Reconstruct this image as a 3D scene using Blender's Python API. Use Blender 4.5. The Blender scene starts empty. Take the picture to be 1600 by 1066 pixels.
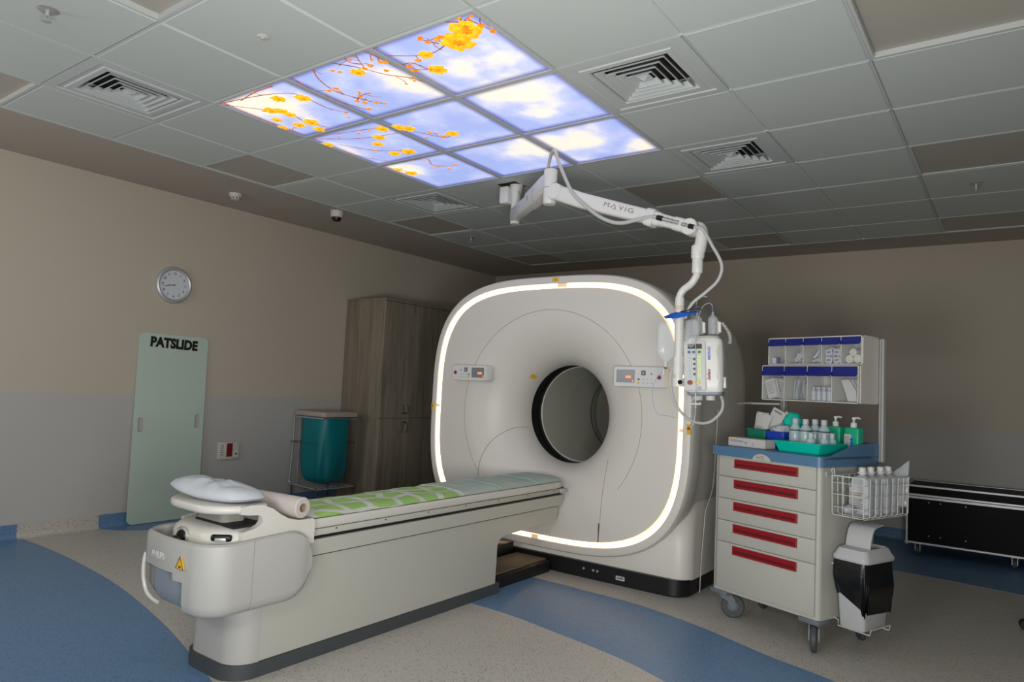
import bpy, bmesh, math, random
from mathutils import Vector, Matrix, noise
random.seed(7)
SC = bpy.context.scene
COL = SC.collection
PI = math.pi
V = Vector

# ------------------------------------------------------------------ camera
CAM = V((-1.982, -1.709, 1.197))
YAW, PIT, ROL, FPX = 0.63024, 0.06716, 0.04695, 1090.1
F = V((math.cos(PIT)*math.cos(YAW), math.cos(PIT)*math.sin(YAW), math.sin(PIT)))
R0 = F.cross(V((0, 0, 1))).normalized(); U0 = R0.cross(F)
RR = math.cos(ROL)*R0 + math.sin(ROL)*U0
UU = math.cos(ROL)*U0 - math.sin(ROL)*R0
cd = bpy.data.cameras.new('camera'); cam = bpy.data.objects.new('camera', cd); COL.objects.link(cam)
cd.sensor_width = 36; cd.lens = 36*FPX/1600; cd.clip_start = .05
M = Matrix((RR, UU, -F)).transposed().to_4x4(); M.translation = CAM
cam.matrix_world = M
SC.camera = cam
# ------------------------------------------------------------------ light and exposure
SC.view_settings.view_transform = 'Standard'; SC.view_settings.look = 'None'
SC.view_settings.gamma = 1; SC.view_settings.exposure = 0
SC.view_settings.use_curve_mapping = False
W = bpy.data.worlds.new('world'); SC.world = W; W.use_nodes = True
W.node_tree.nodes['Background'].inputs[0].default_value = (.9, .95, 1, 1)
W.node_tree.nodes['Background'].inputs[1].default_value = .02


def area(name, loc, to, size, power, color=(1, 1, 1), sy=None, spread=180):
    d = bpy.data.lights.new(name, 'AREA'); d.energy = power; d.size = size; d.color = color
    d.shape = 'RECTANGLE'; d.size_y = sy or size; d.spread = math.radians(spread)
    o = bpy.data.objects.new(name, d); COL.objects.link(o); o.location = loc
    o.rotation_euler = (V(to)-V(loc)).to_track_quat('-Z', 'Y').to_euler()
    return o


# unseen fill lights added around the camera and at the left, powers fitted
area('camera_fill', (-2.7, -.6, 1.8), (1.5, 1.0, 1.0), .6, 21, (1, .99, .97))
area('low_fill', (-1.6, -1.9, .9), (.8, .6, .3), .6, 44, (1, .985, .97))
area('ceiling_fill', (-1.9, -.9, .8), (-.3, -.4, 2.6), .7, 40, (.97, 1, 1))
area('left_fill', (-2.6, 2.6, 1.8), (.5, 3.5, 1.2), 1.0, 23, (1, .98, .95))
H = 2.656
WX, WY = 5.257, 3.887

# ------------------------------------------------------------------ materials


def lin(c):
    c = c/255
    return c/12.92 if c <= .04045 else ((c+.055)/1.055)**2.4


def rgb(r, g, b): return (lin(r), lin(g), lin(b), 1)


MATS = {}


def mat(name, col, rough=.5, metal=0, spec=.5, emit=None, estr=0, trans=0, ior=1.45, alpha=1, bump=0, bscale=200, var=0, vscale=4, coat=0, sss=0):
    m = bpy.data.materials.new(name); m.use_nodes = True; nt = m.node_tree; b = nt.nodes['Principled BSDF']
    b.inputs['Base Color'].default_value = col; b.inputs['Roughness'].default_value = rough
    b.inputs['Metallic'].default_value = metal; b.inputs['Specular IOR Level'].default_value = spec
    b.inputs['IOR'].default_value = ior
    b.inputs['Transmission Weight'].default_value = trans; b.inputs['Alpha'].default_value = alpha
    b.inputs['Coat Weight'].default_value = coat
    if emit: b.inputs['Emission Color'].default_value = emit; b.inputs['Emission Strength'].default_value = estr
    tc = nt.nodes.new('ShaderNodeTexCoord')
    n = nt.nodes.new('ShaderNodeTexNoise'); n.inputs['Scale'].default_value = vscale; n.inputs['Detail'].default_value = 4
    nt.links.new(tc.outputs['Object'], n.inputs['Vector'])
    v = var or .02
    r = nt.nodes.new('ShaderNodeMapRange'); r.inputs[3].default_value = 1-v; r.inputs[4].default_value = 1+v
    nt.links.new(n.outputs['Fac'], r.inputs[0])
    h = nt.nodes.new('ShaderNodeHueSaturation'); h.inputs['Color'].default_value = col
    nt.links.new(r.outputs[0], h.inputs['Value']); nt.links.new(h.outputs[0], b.inputs['Base Color'])
    if bump:
        n2 = nt.nodes.new('ShaderNodeTexNoise'); n2.inputs['Scale'].default_value = bscale
        nt.links.new(tc.outputs['Object'], n2.inputs['Vector'])
        bp = nt.nodes.new('ShaderNodeBump'); bp.inputs['Strength'].default_value = bump; bp.inputs['Distance'].default_value = .002
        nt.links.new(n2.outputs['Fac'], bp.inputs['Height']); nt.links.new(bp.outputs[0], b.inputs['Normal'])
    MATS[name] = m
    return m


def speckle(name, base, dark, light, rough=.45):
    m = mat(name, base, rough); nt = m.node_tree; b = nt.nodes['Principled BSDF']
    tc = [n for n in nt.nodes if n.type == 'TEX_COORD'][0]
    geo = nt.nodes.new('ShaderNodeNewGeometry')
    prev = None
    cur = None
    big = nt.nodes.new('ShaderNodeTexNoise'); big.inputs['Scale'].default_value = 1.3; nt.links.new(geo.outputs['Position'], big.inputs['Vector'])
    mx0 = nt.nodes.new('ShaderNodeMixRGB'); mx0.inputs[1].default_value = tuple(c*.93 for c in base[:3])+(1,); mx0.inputs[2].default_value = tuple(c*1.07 for c in base[:3])+(1,)
    nt.links.new(big.outputs['Fac'], mx0.inputs[0]); cur = mx0.outputs[0]
    for sc, th, c, off in ((200, .42, dark, 0), (125, .34, dark, 5.3), (210, .40, light, 9.1)):
        mp = nt.nodes.new('ShaderNodeMapping'); mp.inputs['Location'].default_value = (off, off, 0); nt.links.new(geo.outputs['Position'], mp.inputs['Vector'])
        vo = nt.nodes.new('ShaderNodeTexVoronoi'); vo.inputs['Scale'].default_value = sc; vo.inputs['Randomness'].default_value = 1
        nt.links.new(mp.outputs[0], vo.inputs['Vector'])
        sep = nt.nodes.new('ShaderNodeSeparateColor'); nt.links.new(vo.outputs['Color'], sep.inputs[0])
        gt = nt.nodes.new('ShaderNodeMath'); gt.operation = 'LESS_THAN'; gt.inputs[1].default_value = .11; nt.links.new(sep.outputs[0], gt.inputs[0])
        lt = nt.nodes.new('ShaderNodeMath'); lt.operation = 'LESS_THAN'; lt.inputs[1].default_value = th; nt.links.new(vo.outputs['Distance'], lt.inputs[0])
        mu = nt.nodes.new('ShaderNodeMath'); mu.operation = 'MULTIPLY'; nt.links.new(gt.outputs[0], mu.inputs[0]); nt.links.new(lt.outputs[0], mu.inputs[1])
        mx = nt.nodes.new('ShaderNodeMixRGB'); mx.inputs[2].default_value = c
        nt.links.new(mu.outputs[0], mx.inputs[0]); nt.links.new(cur, mx.inputs[1]); cur = mx.outputs[0]
    nt.links.new(cur, b.inputs['Base Color'])
    return m


M_floor_grey = speckle('vinyl_grey', rgb(178, 173, 165), rgb(80, 76, 72), rgb(205, 200, 190), .38)
M_floor_blue = speckle('vinyl_blue', rgb(92, 125, 159), rgb(40, 66, 100), rgb(112, 152, 196), .38)
M_wall = mat('wall_beige', rgb(184, 174, 159), .85, var=.03, vscale=1.2, bump=.1, bscale=350)
M_wain = mat('wall_vinyl', rgb(175, 173, 169), .6, var=.02, bump=.08, bscale=300)
M_ceil = mat('ceiling_plain', rgb(172, 162, 150), .9)
M_tile = mat('metal_tile', rgb(192, 197, 193), .55, bump=.05, bscale=900)
M_tbar = mat('tbar', rgb(188, 191, 188), .45)
M_gap = mat('plenum', rgb(38, 38, 36), .9)
M_diff = mat('off_diffuser', rgb(170, 164, 153), .5, bump=.2, bscale=500)
M_vent = mat('vent_white', rgb(187, 191, 189), .5)
M_dark = mat('dark', rgb(22, 22, 22), .6)
M_black = mat('black_plastic', rgb(18, 18, 19), .4)
M_white = mat('white_plastic', rgb(196, 193, 185), .35)
M_white2 = mat('white_cover', rgb(205, 200, 192), .4)
M_cream = mat('cream_steel', rgb(171, 170, 161), .42)
M_bump = mat('bumper_grey', rgb(165, 163, 158), .5)
M_bluegrey = mat('bluegrey_plastic', rgb(131, 139, 147), .5)
M_plinth = mat('plinth_grey', rgb(62, 66, 68), .55)
M_seam = mat('seam', rgb(138, 134, 125), .7)
M_bore = mat('bore_plastic', rgb(176, 176, 164), .35)
M_glow = mat('ring_light', rgb(255, 220, 170), .5, emit=(1, .72, .39, 1), estr=3.6)
M_joint = mat('ring_joint', rgb(214, 176, 140), .4, emit=(1, .62, .38, 1), estr=.45)
M_lgrey = mat('ink_light_grey', rgb(118, 120, 130), .6)
M_cpanel = mat('panel_grey', rgb(204, 204, 202), .4)
M_yellow = mat('sticker_yellow', rgb(222, 170, 20), .5)
M_orange_led = mat('led_orange', rgb(255, 120, 60), .5, emit=(1, .25, .08, 1), estr=1.4)
M_display = mat('display_grey', rgb(120, 122, 124), .2)
M_red = mat('red_plastic', rgb(136, 10, 24), .4)
M_reddark = mat('red_recess', rgb(92, 8, 16), .5)
M_chrome = mat('chrome', rgb(190, 190, 190), .25, metal=.6)
M_alu = mat('aluminium', rgb(186, 188, 188), .4, metal=.45)
M_teal = mat('teal_bag', rgb(0, 110, 117), .42, var=.06, vscale=8)
M_lid = mat('lid_grey', rgb(168, 156, 146), .5)
M_mint = mat('mint_board', rgb(181, 198, 185), .5, var=.02, vscale=2)
M_arm = mat('arm_white', rgb(212, 210, 205), .3)
M_hose = mat('hose_grey', rgb(180, 180, 176), .4)
M_inkdark = mat('ink_dark', rgb(40, 40, 44), .6)
M_inkgrey = mat('ink_grey', rgb(92, 96, 104), .6)
M_inkwhite = mat('ink_white', rgb(201, 201, 197), .5)
M_blueflap = mat('blue_flap', rgb(10, 26, 112), .4)
M_worktop = mat('worktop_blue', rgb(76, 112, 144), .4)
M_turq = mat('turquoise_tray', rgb(0, 188, 166), .38)
M_green = mat('green_crate', rgb(0, 112, 84), .45)
M_blue = mat('blue_crate', rgb(22, 62, 170), .45)
M_greenb = mat('green_bottle', rgb(10, 158, 118), .35)
M_paper = mat('paper_white', rgb(185, 183, 180), .85, var=.03, vscale=20, bump=.3, bscale=60)
M_pillow = mat('pillow_white', rgb(180, 183, 188), .9, var=.05, vscale=9, bump=.5, bscale=25)
M_roll = mat('paper_roll', rgb(185, 176, 170), .9, var=.03, vscale=30, bump=.2, bscale=80)
M_core = mat('cardboard_core', rgb(150, 128, 104), .9)
M_clear = mat('clear_plastic', rgb(225, 230, 232), .12, alpha=.28)
M_fluid = mat('saline_bottle', rgb(225, 232, 238), .2, alpha=.5)
M_frost = mat('frosted_bottle', rgb(194, 198, 203), .4, alpha=.78)
M_clearb = mat('clear_fluid_bottle', rgb(196, 218, 222), .15, alpha=.5)
M_window = mat('window_clear', rgb(220, 226, 230), .1, alpha=.08)
M_wire = mat('wire_white', rgb(186, 186, 181), .4)
M_bin = mat('bin_white', rgb(176, 177, 177), .45)
M_bag = mat('black_bag', rgb(14, 14, 15), .28, bump=.8, bscale=35)
M_caster = mat('caster_grey', rgb(100, 106, 112), .45)
M_tyre = mat('tyre_grey', rgb(66, 68, 70), .6)
M_case = mat('case_black', rgb(6, 6, 7), .5, spec=.12)
M_step = mat('pedal_brown', rgb(92, 78, 64), .6, var=.1, vscale=20)
M_hangerblue = mat('hanger_blue', rgb(20, 90, 190), .4)
M_gauze = mat('gauze', rgb(196, 190, 178), .9)
M_purple = mat('pack_purple', rgb(110, 104, 178), .6)


def wood(name):
    m = mat(name, rgb(120, 112, 100), .6); nt = m.node_tree; b = nt.nodes['Principled BSDF']
    tc = [n for n in nt.nodes if n.type == 'TEX_COORD'][0]
    mp = nt.nodes.new('ShaderNodeMapping'); mp.inputs['Scale'].default_value = (9, 9, .7); nt.links.new(tc.outputs['Object'], mp.inputs[0])
    n = nt.nodes.new('ShaderNodeTexNoise'); n.inputs['Scale'].default_value = 2.2; n.inputs['Detail'].default_value = 8; n.inputs['Roughness'].default_value = .65; n.inputs['Distortion'].default_value = .6
    nt.links.new(mp.outputs[0], n.inputs[0])
    cr = nt.nodes.new('ShaderNodeValToRGB'); e = cr.color_ramp.elements
    e[0].position = .25; e[0].color = rgb(104, 95, 81); e[1].position = .80; e[1].color = rgb(150, 141, 124)
    k = e.new(.5); k.color = rgb(127, 118, 103)
    nt.links.new(n.outputs['Fac'], cr.inputs[0])
    # broad boards
    sp = nt.nodes.new('ShaderNodeSeparateXYZ'); nt.links.new(tc.outputs['Object'], sp.inputs[0])
    ad = nt.nodes.new('ShaderNodeMath'); nt.links.new(sp.outputs[0], ad.inputs[0]); nt.links.new(sp.outputs[1], ad.inputs[1])
    mu = nt.nodes.new('ShaderNodeMath'); mu.operation = 'MULTIPLY'; mu.inputs[1].default_value = 8; nt.links.new(ad.outputs[0], mu.inputs[0])
    fl = nt.nodes.new('ShaderNodeMath'); fl.operation = 'FLOOR'; nt.links.new(mu.outputs[0], fl.inputs[0])
    wn = nt.nodes.new('ShaderNodeTexWhiteNoise'); wn.noise_dimensions = '1D'; nt.links.new(fl.outputs[0], wn.inputs['W'])
    mr = nt.nodes.new('ShaderNodeMapRange'); mr.inputs[3].default_value = .84; mr.inputs[4].default_value = 1.12; nt.links.new(wn.outputs['Value'], mr.inputs[0])
    hs = nt.nodes.new('ShaderNodeHueSaturation'); nt.links.new(cr.outputs[0], hs.inputs['Color']); nt.links.new(mr.outputs[0], hs.inputs['Value'])
    nt.links.new(hs.outputs[0], b.inputs['Base Color'])
    return m


M_wood = wood('grey_oak')


def cloth_material():
    """white sheet printed with rows of green rounded leaf shapes up to x=1.0, then a pale plain pad"""
    m = mat('sheet_print', rgb(214, 220, 208), .9); nt = m.node_tree; b = nt.nodes['Principled BSDF']
    geo = nt.nodes.new('ShaderNodeNewGeometry')
    mp = nt.nodes.new('ShaderNodeMapping'); mp.inputs['Scale'].default_value = (6.2, 8.2, .01); mp.inputs['Rotation'].default_value = (0, 0, .12)
    ns = nt.nodes.new('ShaderNodeTexNoise'); ns.inputs['Scale'].default_value = 5; nt.links.new(geo.outputs['Position'], ns.inputs['Vector'])
    va = nt.nodes.new('ShaderNodeVectorMath'); va.operation = 'SCALE'; va.inputs['Scale'].default_value = .055; nt.links.new(ns.outputs['Color'], va.inputs[0])
    vb = nt.nodes.new('ShaderNodeVectorMath'); vb.operation = 'ADD'; nt.links.new(geo.outputs['Position'], vb.inputs[0]); nt.links.new(va.outputs[0], vb.inputs[1])
    nt.links.new(vb.outputs[0], mp.inputs['Vector'])
    vo = nt.nodes.new('ShaderNodeTexVoronoi'); vo.feature = 'DISTANCE_TO_EDGE'; vo.voronoi_dimensions = '2D'; vo.inputs['Scale'].default_value = 1.0; vo.inputs['Randomness'].default_value = .38
    nt.links.new(mp.outputs[0], vo.inputs['Vector'])
    g = nt.nodes.new('ShaderNodeMath'); g.operation = 'GREATER_THAN'; g.inputs[1].default_value = .115; nt.links.new(vo.outputs['Distance'], g.inputs[0])
    mx = nt.nodes.new('ShaderNodeMixRGB'); mx.inputs[1].default_value = rgb(196, 198, 188); mx.inputs[2].default_value = rgb(150, 186, 104)
    nt.links.new(g.outputs[0], mx.inputs[0]); nt.links.new(mx.outputs[0], b.inputs['Base Color'])
    return m


M_sheet = cloth_material()
M_pad = mat('pale_pad', rgb(171, 183, 173), .85, var=.03, bump=.2, bscale=40)
M_padblue = mat('pad_band', rgb(150, 196, 196), .85)


def sky_material():
    m = bpy.data.materials.new('backlit_sky'); m.use_nodes = True; nt = m.node_tree; b = nt.nodes['Principled BSDF']
    b.inputs['Base Color'].default_value = (.2, .2, .22, 1); b.inputs['Roughness'].default_value = .4
    geo = nt.nodes.new('ShaderNodeNewGeometry')
    n = nt.nodes.new('ShaderNodeTexNoise'); n.inputs['Scale'].default_value = 3.4; n.inputs['Detail'].default_value = 7; n.inputs['Roughness'].default_value = .55
    nt.links.new(geo.outputs['Position'], n.inputs['Vector'])
    CL = [(0.695, 0.351, 0.34), (1.491, 0.67, 0.42), (1.461, 0.304, 0.3), (1.692, 0.08, 0.26), (0.052, 1.739, 0.5), (0.436, 0.177, 0.3),
          (1.348, 1.75, 0.28), (0.859, 1.848, 0.3), (0.385, 0.691, 0.28), (0.387, 0.376, 0.22), (.16, 1.45, .36), (.95, .36, .22)]
    cur = None
    for x, y, r in CL:
        d = nt.nodes.new('ShaderNodeVectorMath'); d.operation = 'DISTANCE'; d.inputs[1].default_value = (x, y, H); nt.links.new(geo.outputs['Position'], d.inputs[0])
        k = nt.nodes.new('ShaderNodeMapRange'); k.interpolation_type = 'SMOOTHSTEP'; k.inputs[1].default_value = r*1.15; k.inputs[2].default_value = 0; k.inputs[3].default_value = 0; k.inputs[4].default_value = 1
        nt.links.new(d.outputs['Value'], k.inputs[0])
        if cur is None: cur = k.outputs[0]
        else:
            a = nt.nodes.new('ShaderNodeMath'); a.operation = 'MAXIMUM'; nt.links.new(cur, a.inputs[0]); nt.links.new(k.outputs[0], a.inputs[1]); cur = a.outputs[0]
    s = nt.nodes.new('ShaderNodeMath'); s.operation = 'MULTIPLY_ADD'; s.inputs[1].default_value = 2.6; s.inputs[2].default_value = -1.24
    nt.links.new(n.outputs['Fac'], s.inputs[0])
    a = nt.nodes.new('ShaderNodeMath'); a.operation = 'ADD'; nt.links.new(cur, a.inputs[0]); nt.links.new(s.outputs[0], a.inputs[1])
    cr = nt.nodes.new('ShaderNodeValToRGB'); e = cr.color_ramp.elements
    e[0].position = .0; e[0].color = rgb(160, 178, 238); e[1].position = 1.0; e[1].color = rgb(255, 243, 222)
    q = e.new(.5); q.color = rgb(196, 204, 244)
    q = e.new(.78); q.color = rgb(240, 234, 232)
    nt.links.new(a.outputs[0], cr.inputs[0])
    # lamp fall-off towards the edge of each light box
    tc = nt.nodes.new('ShaderNodeTexCoord'); sp = nt.nodes.new('ShaderNodeSeparateXYZ'); nt.links.new(tc.outputs['Object'], sp.inputs[0])
    ds = []
    for i in (0, 1):
        ab = nt.nodes.new('ShaderNodeMath'); ab.operation = 'ABSOLUTE'; nt.links.new(sp.outputs[i], ab.inputs[0])
        k = nt.nodes.new('ShaderNodeMapRange'); k.interpolation_type = 'SMOOTHSTEP'; k.inputs[1].default_value = .289; k.inputs[2].default_value = .238; k.inputs[3].default_value = 0; k.inputs[4].default_value = 1
        nt.links.new(ab.outputs[0], k.inputs[0]); ds.append(k.outputs[0])
    mm = nt.nodes.new('ShaderNodeMath'); mm.operation = 'MULTIPLY'; nt.links.new(ds[0], mm.inputs[0]); nt.links.new(ds[1], mm.inputs[1])
    mx = nt.nodes.new('ShaderNodeMixRGB'); mx.blend_type = 'MULTIPLY'; mx.inputs[2].default_value = (.10, .10, .34, 1)
    iv = nt.nodes.new('ShaderNodeMath'); iv.operation = 'SUBTRACT'; iv.inputs[0].default_value = 1; nt.links.new(mm.outputs[0], iv.inputs[1])
    nt.links.new(iv.outputs[0], mx.inputs[0]); nt.links.new(cr.outputs[0], mx.inputs[1])
    nt.links.new(mx.outputs[0], b.inputs['Emission Color']); b.inputs['Emission Strength'].default_value = 1.0
    return m


M_sky = sky_material()


def print_mat(name, c1, c2, scale):
    m = bpy.data.materials.new(name); m.use_nodes = True; nt = m.node_tree; b = nt.nodes['Principled BSDF']
    b.inputs['Base Color'].default_value = tuple(c*.3 for c in c1[:3])+(1,)
    geo = nt.nodes.new('ShaderNodeNewGeometry'); n = nt.nodes.new('ShaderNodeTexNoise'); n.inputs['Scale'].default_value = scale; nt.links.new(geo.outputs['Position'], n.inputs['Vector'])
    r = nt.nodes.new('ShaderNodeValToRGB'); r.color_ramp.elements[0].position = .38; r.color_ramp.elements[0].color = c1; r.color_ramp.elements[1].position = .6; r.color_ramp.elements[1].color = c2
    nt.links.new(n.outputs['Fac'], r.inputs[0]); nt.links.new(r.outputs[0], b.inputs['Emission Color']); b.inputs['Emission Strength'].default_value = 1
    return m


M_petal = print_mat('petal_print', rgb(255, 208, 30), rgb(250, 172, 12), 45)
M_petal2 = print_mat('petal_centre_print', rgb(236, 120, 10), rgb(250, 170, 20), 60)
M_twig = print_mat('twig_print', rgb(128, 60, 34), rgb(180, 96, 48), 40)

# ------------------------------------------------------------------ mesh helpers
MW = {}


def NB(): return bmesh.new()


def link(name, me, m, parent=None):
    o = bpy.data.objects.new(name, me); COL.objects.link(o)
    if isinstance(m, (list, tuple)):
        for k in m: me.materials.append(k)
    elif m: me.materials.append(m)
    if parent is not None: o.parent = parent; MW[o.name] = MW.get(parent.name, Matrix())
    else: MW[o.name] = Matrix()
    return o


def obj(name, bm, m, parent=None, world=True, ang=35, loc=None):
    """link the bmesh as one mesh object; coordinates are world ones unless world=False"""
    if parent is not None and world: bm.transform(MW[parent.name].inverted())
    if parent is None and loc is not None: bm.transform(Matrix.Translation(-V(loc)))
    bmesh.ops.recalc_face_normals(bm, faces=bm.faces)
    me = bpy.data.meshes.new(name); bm.to_mesh(me); bm.free()
    for p in me.polygons: p.use_smooth = True
    me.set_sharp_from_angle(angle=math.radians(ang))
    o = link(name, me, m, parent)
    if parent is None and loc is not None: o.location = loc; MW[o.name] = Matrix.Translation(V(loc))
    return o


def tag(o, label=None, cat=None, group=None, kind=None):
    if label: o['label'] = label
    if cat: o['category'] = cat
    if group: o['group'] = group
    if kind: o['kind'] = kind
    return o


def thing(name, label, cat, loc=(0, 0, 0), rz=0, group=None):
    o = bpy.data.objects.new(name, None); COL.objects.link(o); o.location = loc; o.rotation_euler = (0, 0, rz); o.empty_display_size = .1
    MW[o.name] = Matrix.Translation(V(loc)) @ Matrix.Rotation(rz, 4, 'Z')
    return tag(o, label, cat, group)


def xf(bm, geom_verts, mtx):
    bmesh.ops.transform(bm, matrix=mtx, verts=geom_verts)


def box(bm, x0, x1, y0, y1, z0, z1, bev=0, seg=2, mtx=None):
    g = bmesh.ops.create_cube(bm, size=1)
    vs = g['verts']
    for v in vs:
        v.co = V(((x0+x1)/2+v.co.x*(x1-x0), (y0+y1)/2+v.co.y*(y1-y0), (z0+z1)/2+v.co.z*(z1-z0)))
    if bev:
        es = list({e for v in vs for e in v.link_edges})
        r = bmesh.ops.bevel(bm, geom=es, offset=bev, segments=seg, affect='EDGES', profile=.5)
        vs = list({v for f in r['faces'] for v in f.verts} | {v for v in vs if v.is_valid})
        # include all connected verts
        seen = set(vs); st = list(vs)
        while st:
            v = st.pop()
            for e in v.link_edges:
                w = e.other_vert(v)
                if w not in seen: seen.add(w); st.append(w)
        vs = list(seen)
    if mtx is not None: xf(bm, vs, mtx)
    return vs


def cyl(bm, p0, p1, r, r2=None, n=20, caps=True):
    p0, p1 = V(p0), V(p1); r2 = r if r2 is None else r2
    d = p1-p0; q = d.to_track_quat('Z', 'Y').to_matrix()
    a, b = [], []
    for i in range(n):
        t = 2*PI*i/n; c = q @ V((math.cos(t), math.sin(t), 0))
        a.append(bm.verts.new(p0+c*r)); b.append(bm.verts.new(p1+c*r2))
    for i in range(n):
        j = (i+1) % n; bm.faces.new((a[i], a[j], b[j], b[i]))
    if caps: bm.faces.new(a[::-1]); bm.faces.new(b)


def lathe(bm, prof, p0=(0, 0, 0), axis=(0, 0, 1), n=28, sx=1, sy=1):
    """prof: (radius, height) list turned about an axis through p0"""
    p0 = V(p0); q = V(axis).to_track_quat('Z', 'Y').to_matrix(); rows = []
    for r, h in prof:
        if r < 1e-6: rows.append([bm.verts.new(p0+q @ V((0, 0, h)))])
        else: rows.append([bm.verts.new(p0+q @ V((math.cos(2*PI*i/n)*r*sx, math.sin(2*PI*i/n)*r*sy, h))) for i in range(n)])
    for A, B in zip(rows, rows[1:]):
        for i in range(n):
            j = (i+1) % n
            if len(A) == 1 and len(B) == 1: continue
            if len(A) == 1: bm.faces.new((A[0], B[i], B[j]))
            elif len(B) == 1: bm.faces.new((A[i], A[j], B[0]))
            else: bm.faces.new((A[i], A[j], B[j], B[i]))


def spline(pts, n=8, closed=False):
    P = [V(p) for p in pts]; out = []; m = len(P)
    rng = range(m) if closed else range(m-1)
    for i in rng:
        if closed: a, b, c, d = P[i-1], P[i], P[(i+1) % m], P[(i+2) % m]
        else:
            b, c = P[i], P[i+1]; a = P[i-1] if i else b*2-c; d = P[i+2] if i+2 < m else c*2-b
        for k in range(n):
            t = k/n; out.append(.5*((2*b)+(c-a)*t+(2*a-5*b+4*c-d)*t*t+(3*b-a-3*c+d)*t**3))
    if not closed: out.append(P[-1])
    return out


def tube(bm, pts, r, n=8, closed=False, caps=True, rad=None, flat=1):
    P = [V(p) for p in pts]; m = len(P); rings = []
    T = []
    for i in range(m):
        a = P[i-1] if (i or closed) else P[i]; b = P[(i+1) % m] if (i < m-1 or closed) else P[i]
        T.append((b-a).normalized())
    up = V((0, 0, 1)) if abs(T[0].z) < .9 else V((1, 0, 0))
    nrm = T[0].cross(up).normalized()
    for i in range(m):
        nrm = (nrm-T[i]*nrm.dot(T[i])).normalized(); bn = T[i].cross(nrm)
        rr = rad[i] if rad else r
        rings.append([bm.verts.new(P[i]+(nrm*math.cos(2*PI*k/n)+bn*math.sin(2*PI*k/n)*flat)*rr) for k in range(n)])
    prs = list(zip(rings, rings[1:]))+([(rings[-1], rings[0])] if closed else [])
    for A, B in prs:
        for k in range(n):
            j = (k+1) % n; bm.faces.new((A[k], A[j], B[j], B[k]))
    if caps and not closed: bm.faces.new(rings[0][::-1]); bm.faces.new(rings[-1])


def prism(bm, pts, a, b, axis='z'):
    """2D outline extruded from a to b; axis z: (x,y), axis y: (x,z), axis x: (y,z)"""
    f = {'z': lambda p, t: V((p[0], p[1], t)), 'y': lambda p, t: V((p[0], t, p[1])), 'x': lambda p, t: V((t, p[0], p[1]))}[axis]
    A = [bm.verts.new(f(p, a)) for p in pts]; B = [bm.verts.new(f(p, b)) for p in pts]
    n = len(pts)
    fs = [bm.faces.new(A), bm.faces.new(B[::-1])]
    for i in range(n): fs.append(bm.faces.new((A[i], B[i], B[(i+1) % n], A[(i+1) % n])))
    return A+B


def rrect(x0, x1, y0, y1, r, n=5):
    out = []
    for cx, cy, s in ((x1-r, y1-r, 0), (x0+r, y1-r, 1), (x0+r, y0+r, 2), (x1-r, y0+r, 3)):
        for k in range(n+1):
            t = (s+k/n)*PI/2; out.append((cx+r*math.cos(t), cy+r*math.sin(t)))
    return out


def bevel_all(bm, off, seg=2, ang=30):
    es = [e for e in bm.edges if len(e.link_faces) == 2 and e.calc_face_angle(0) > math.radians(ang)]
    bmesh.ops.bevel(bm, geom=es, offset=off, segments=seg, affect='EDGES', profile=.5)


def sweep(bm, path, normals, axis, prof, closed=True, cap=True):
    """closed profile of (outward, along axis) offsets swept along a path"""
    rows = [[bm.verts.new(V(p)+V(nv)*a+V(axis)*b) for a, b in prof] for p, nv in zip(path, normals)]
    m = len(prof); prs = list(zip(rows, rows[1:]))+([(rows[-1], rows[0])] if closed else [])
    for A, B in prs:
        for k in range(m):
            j = (k+1) % m; bm.faces.new((A[k], A[j], B[j], B[k]))
    if not closed and cap: bm.faces.new(rows[0]); bm.faces.new(rows[-1][::-1])


def loft(bm, rows, closed=True, cap=True):
    R = [[bm.verts.new(V(p)) for p in r] for r in rows]; m = len(R[0])
    for A, B in zip(R, R[1:]):
        for k in range(m if closed else m-1):
            j = (k+1) % m; bm.faces.new((A[k], A[j], B[j], B[k]))
    if cap and closed: bm.faces.new(R[0][::-1]); bm.faces.new(R[-1])
    return R


def text(name, body, size, m, parent, mtx, bold=0, ext=.0006, shear=0, sx=1, world=True, align='CENTER', space=1):
    c = bpy.data.curves.new(name, 'FONT'); c.body = body; c.size = size; c.extrude = ext; c.offset = bold; c.align_x = align; c.align_y = 'CENTER'; c.resolution_u = 3
    c.shear = shear; c.space_character = space
    t = bpy.data.objects.new('tmp', c); COL.objects.link(t)
    dg = bpy.context.evaluated_depsgraph_get(); me = bpy.data.meshes.new_from_object(t.evaluated_get(dg))
    bpy.data.objects.remove(t); bpy.data.curves.remove(c)
    mm = mtx @ Matrix.Diagonal((sx, 1, 1, 1))
    if world and parent is not None: mm = MW[parent.name].inverted() @ mm
    me.transform(mm); me.materials.clear()
    return link(name, me, m, parent)


def frame(o, x, y):
    """matrix with text x-axis along x and y-axis along y at o"""
    x, y = V(x).normalized(), V(y).normalized(); z = x.cross(y)
    m = Matrix((x, y, z)).transposed().to_4x4(); m.translation = V(o); return m


# ================================================================== SETTING
bm = NB(); box(bm, -3.6, WX, -3.6, WY, -.06, 0)
floor = tag(obj('floor', bm, M_floor_grey), kind='structure')


def inlay(pts, nm='vinyl_inlay'):
    bm = NB(); prism(bm, pts, .0002, .0014); return obj(nm, bm, M_floor_blue, floor)


def sm(pts, n=6): return [(p.x, p.y) for p in spline([(x, y, 0) for x, y in pts], n)]


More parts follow.
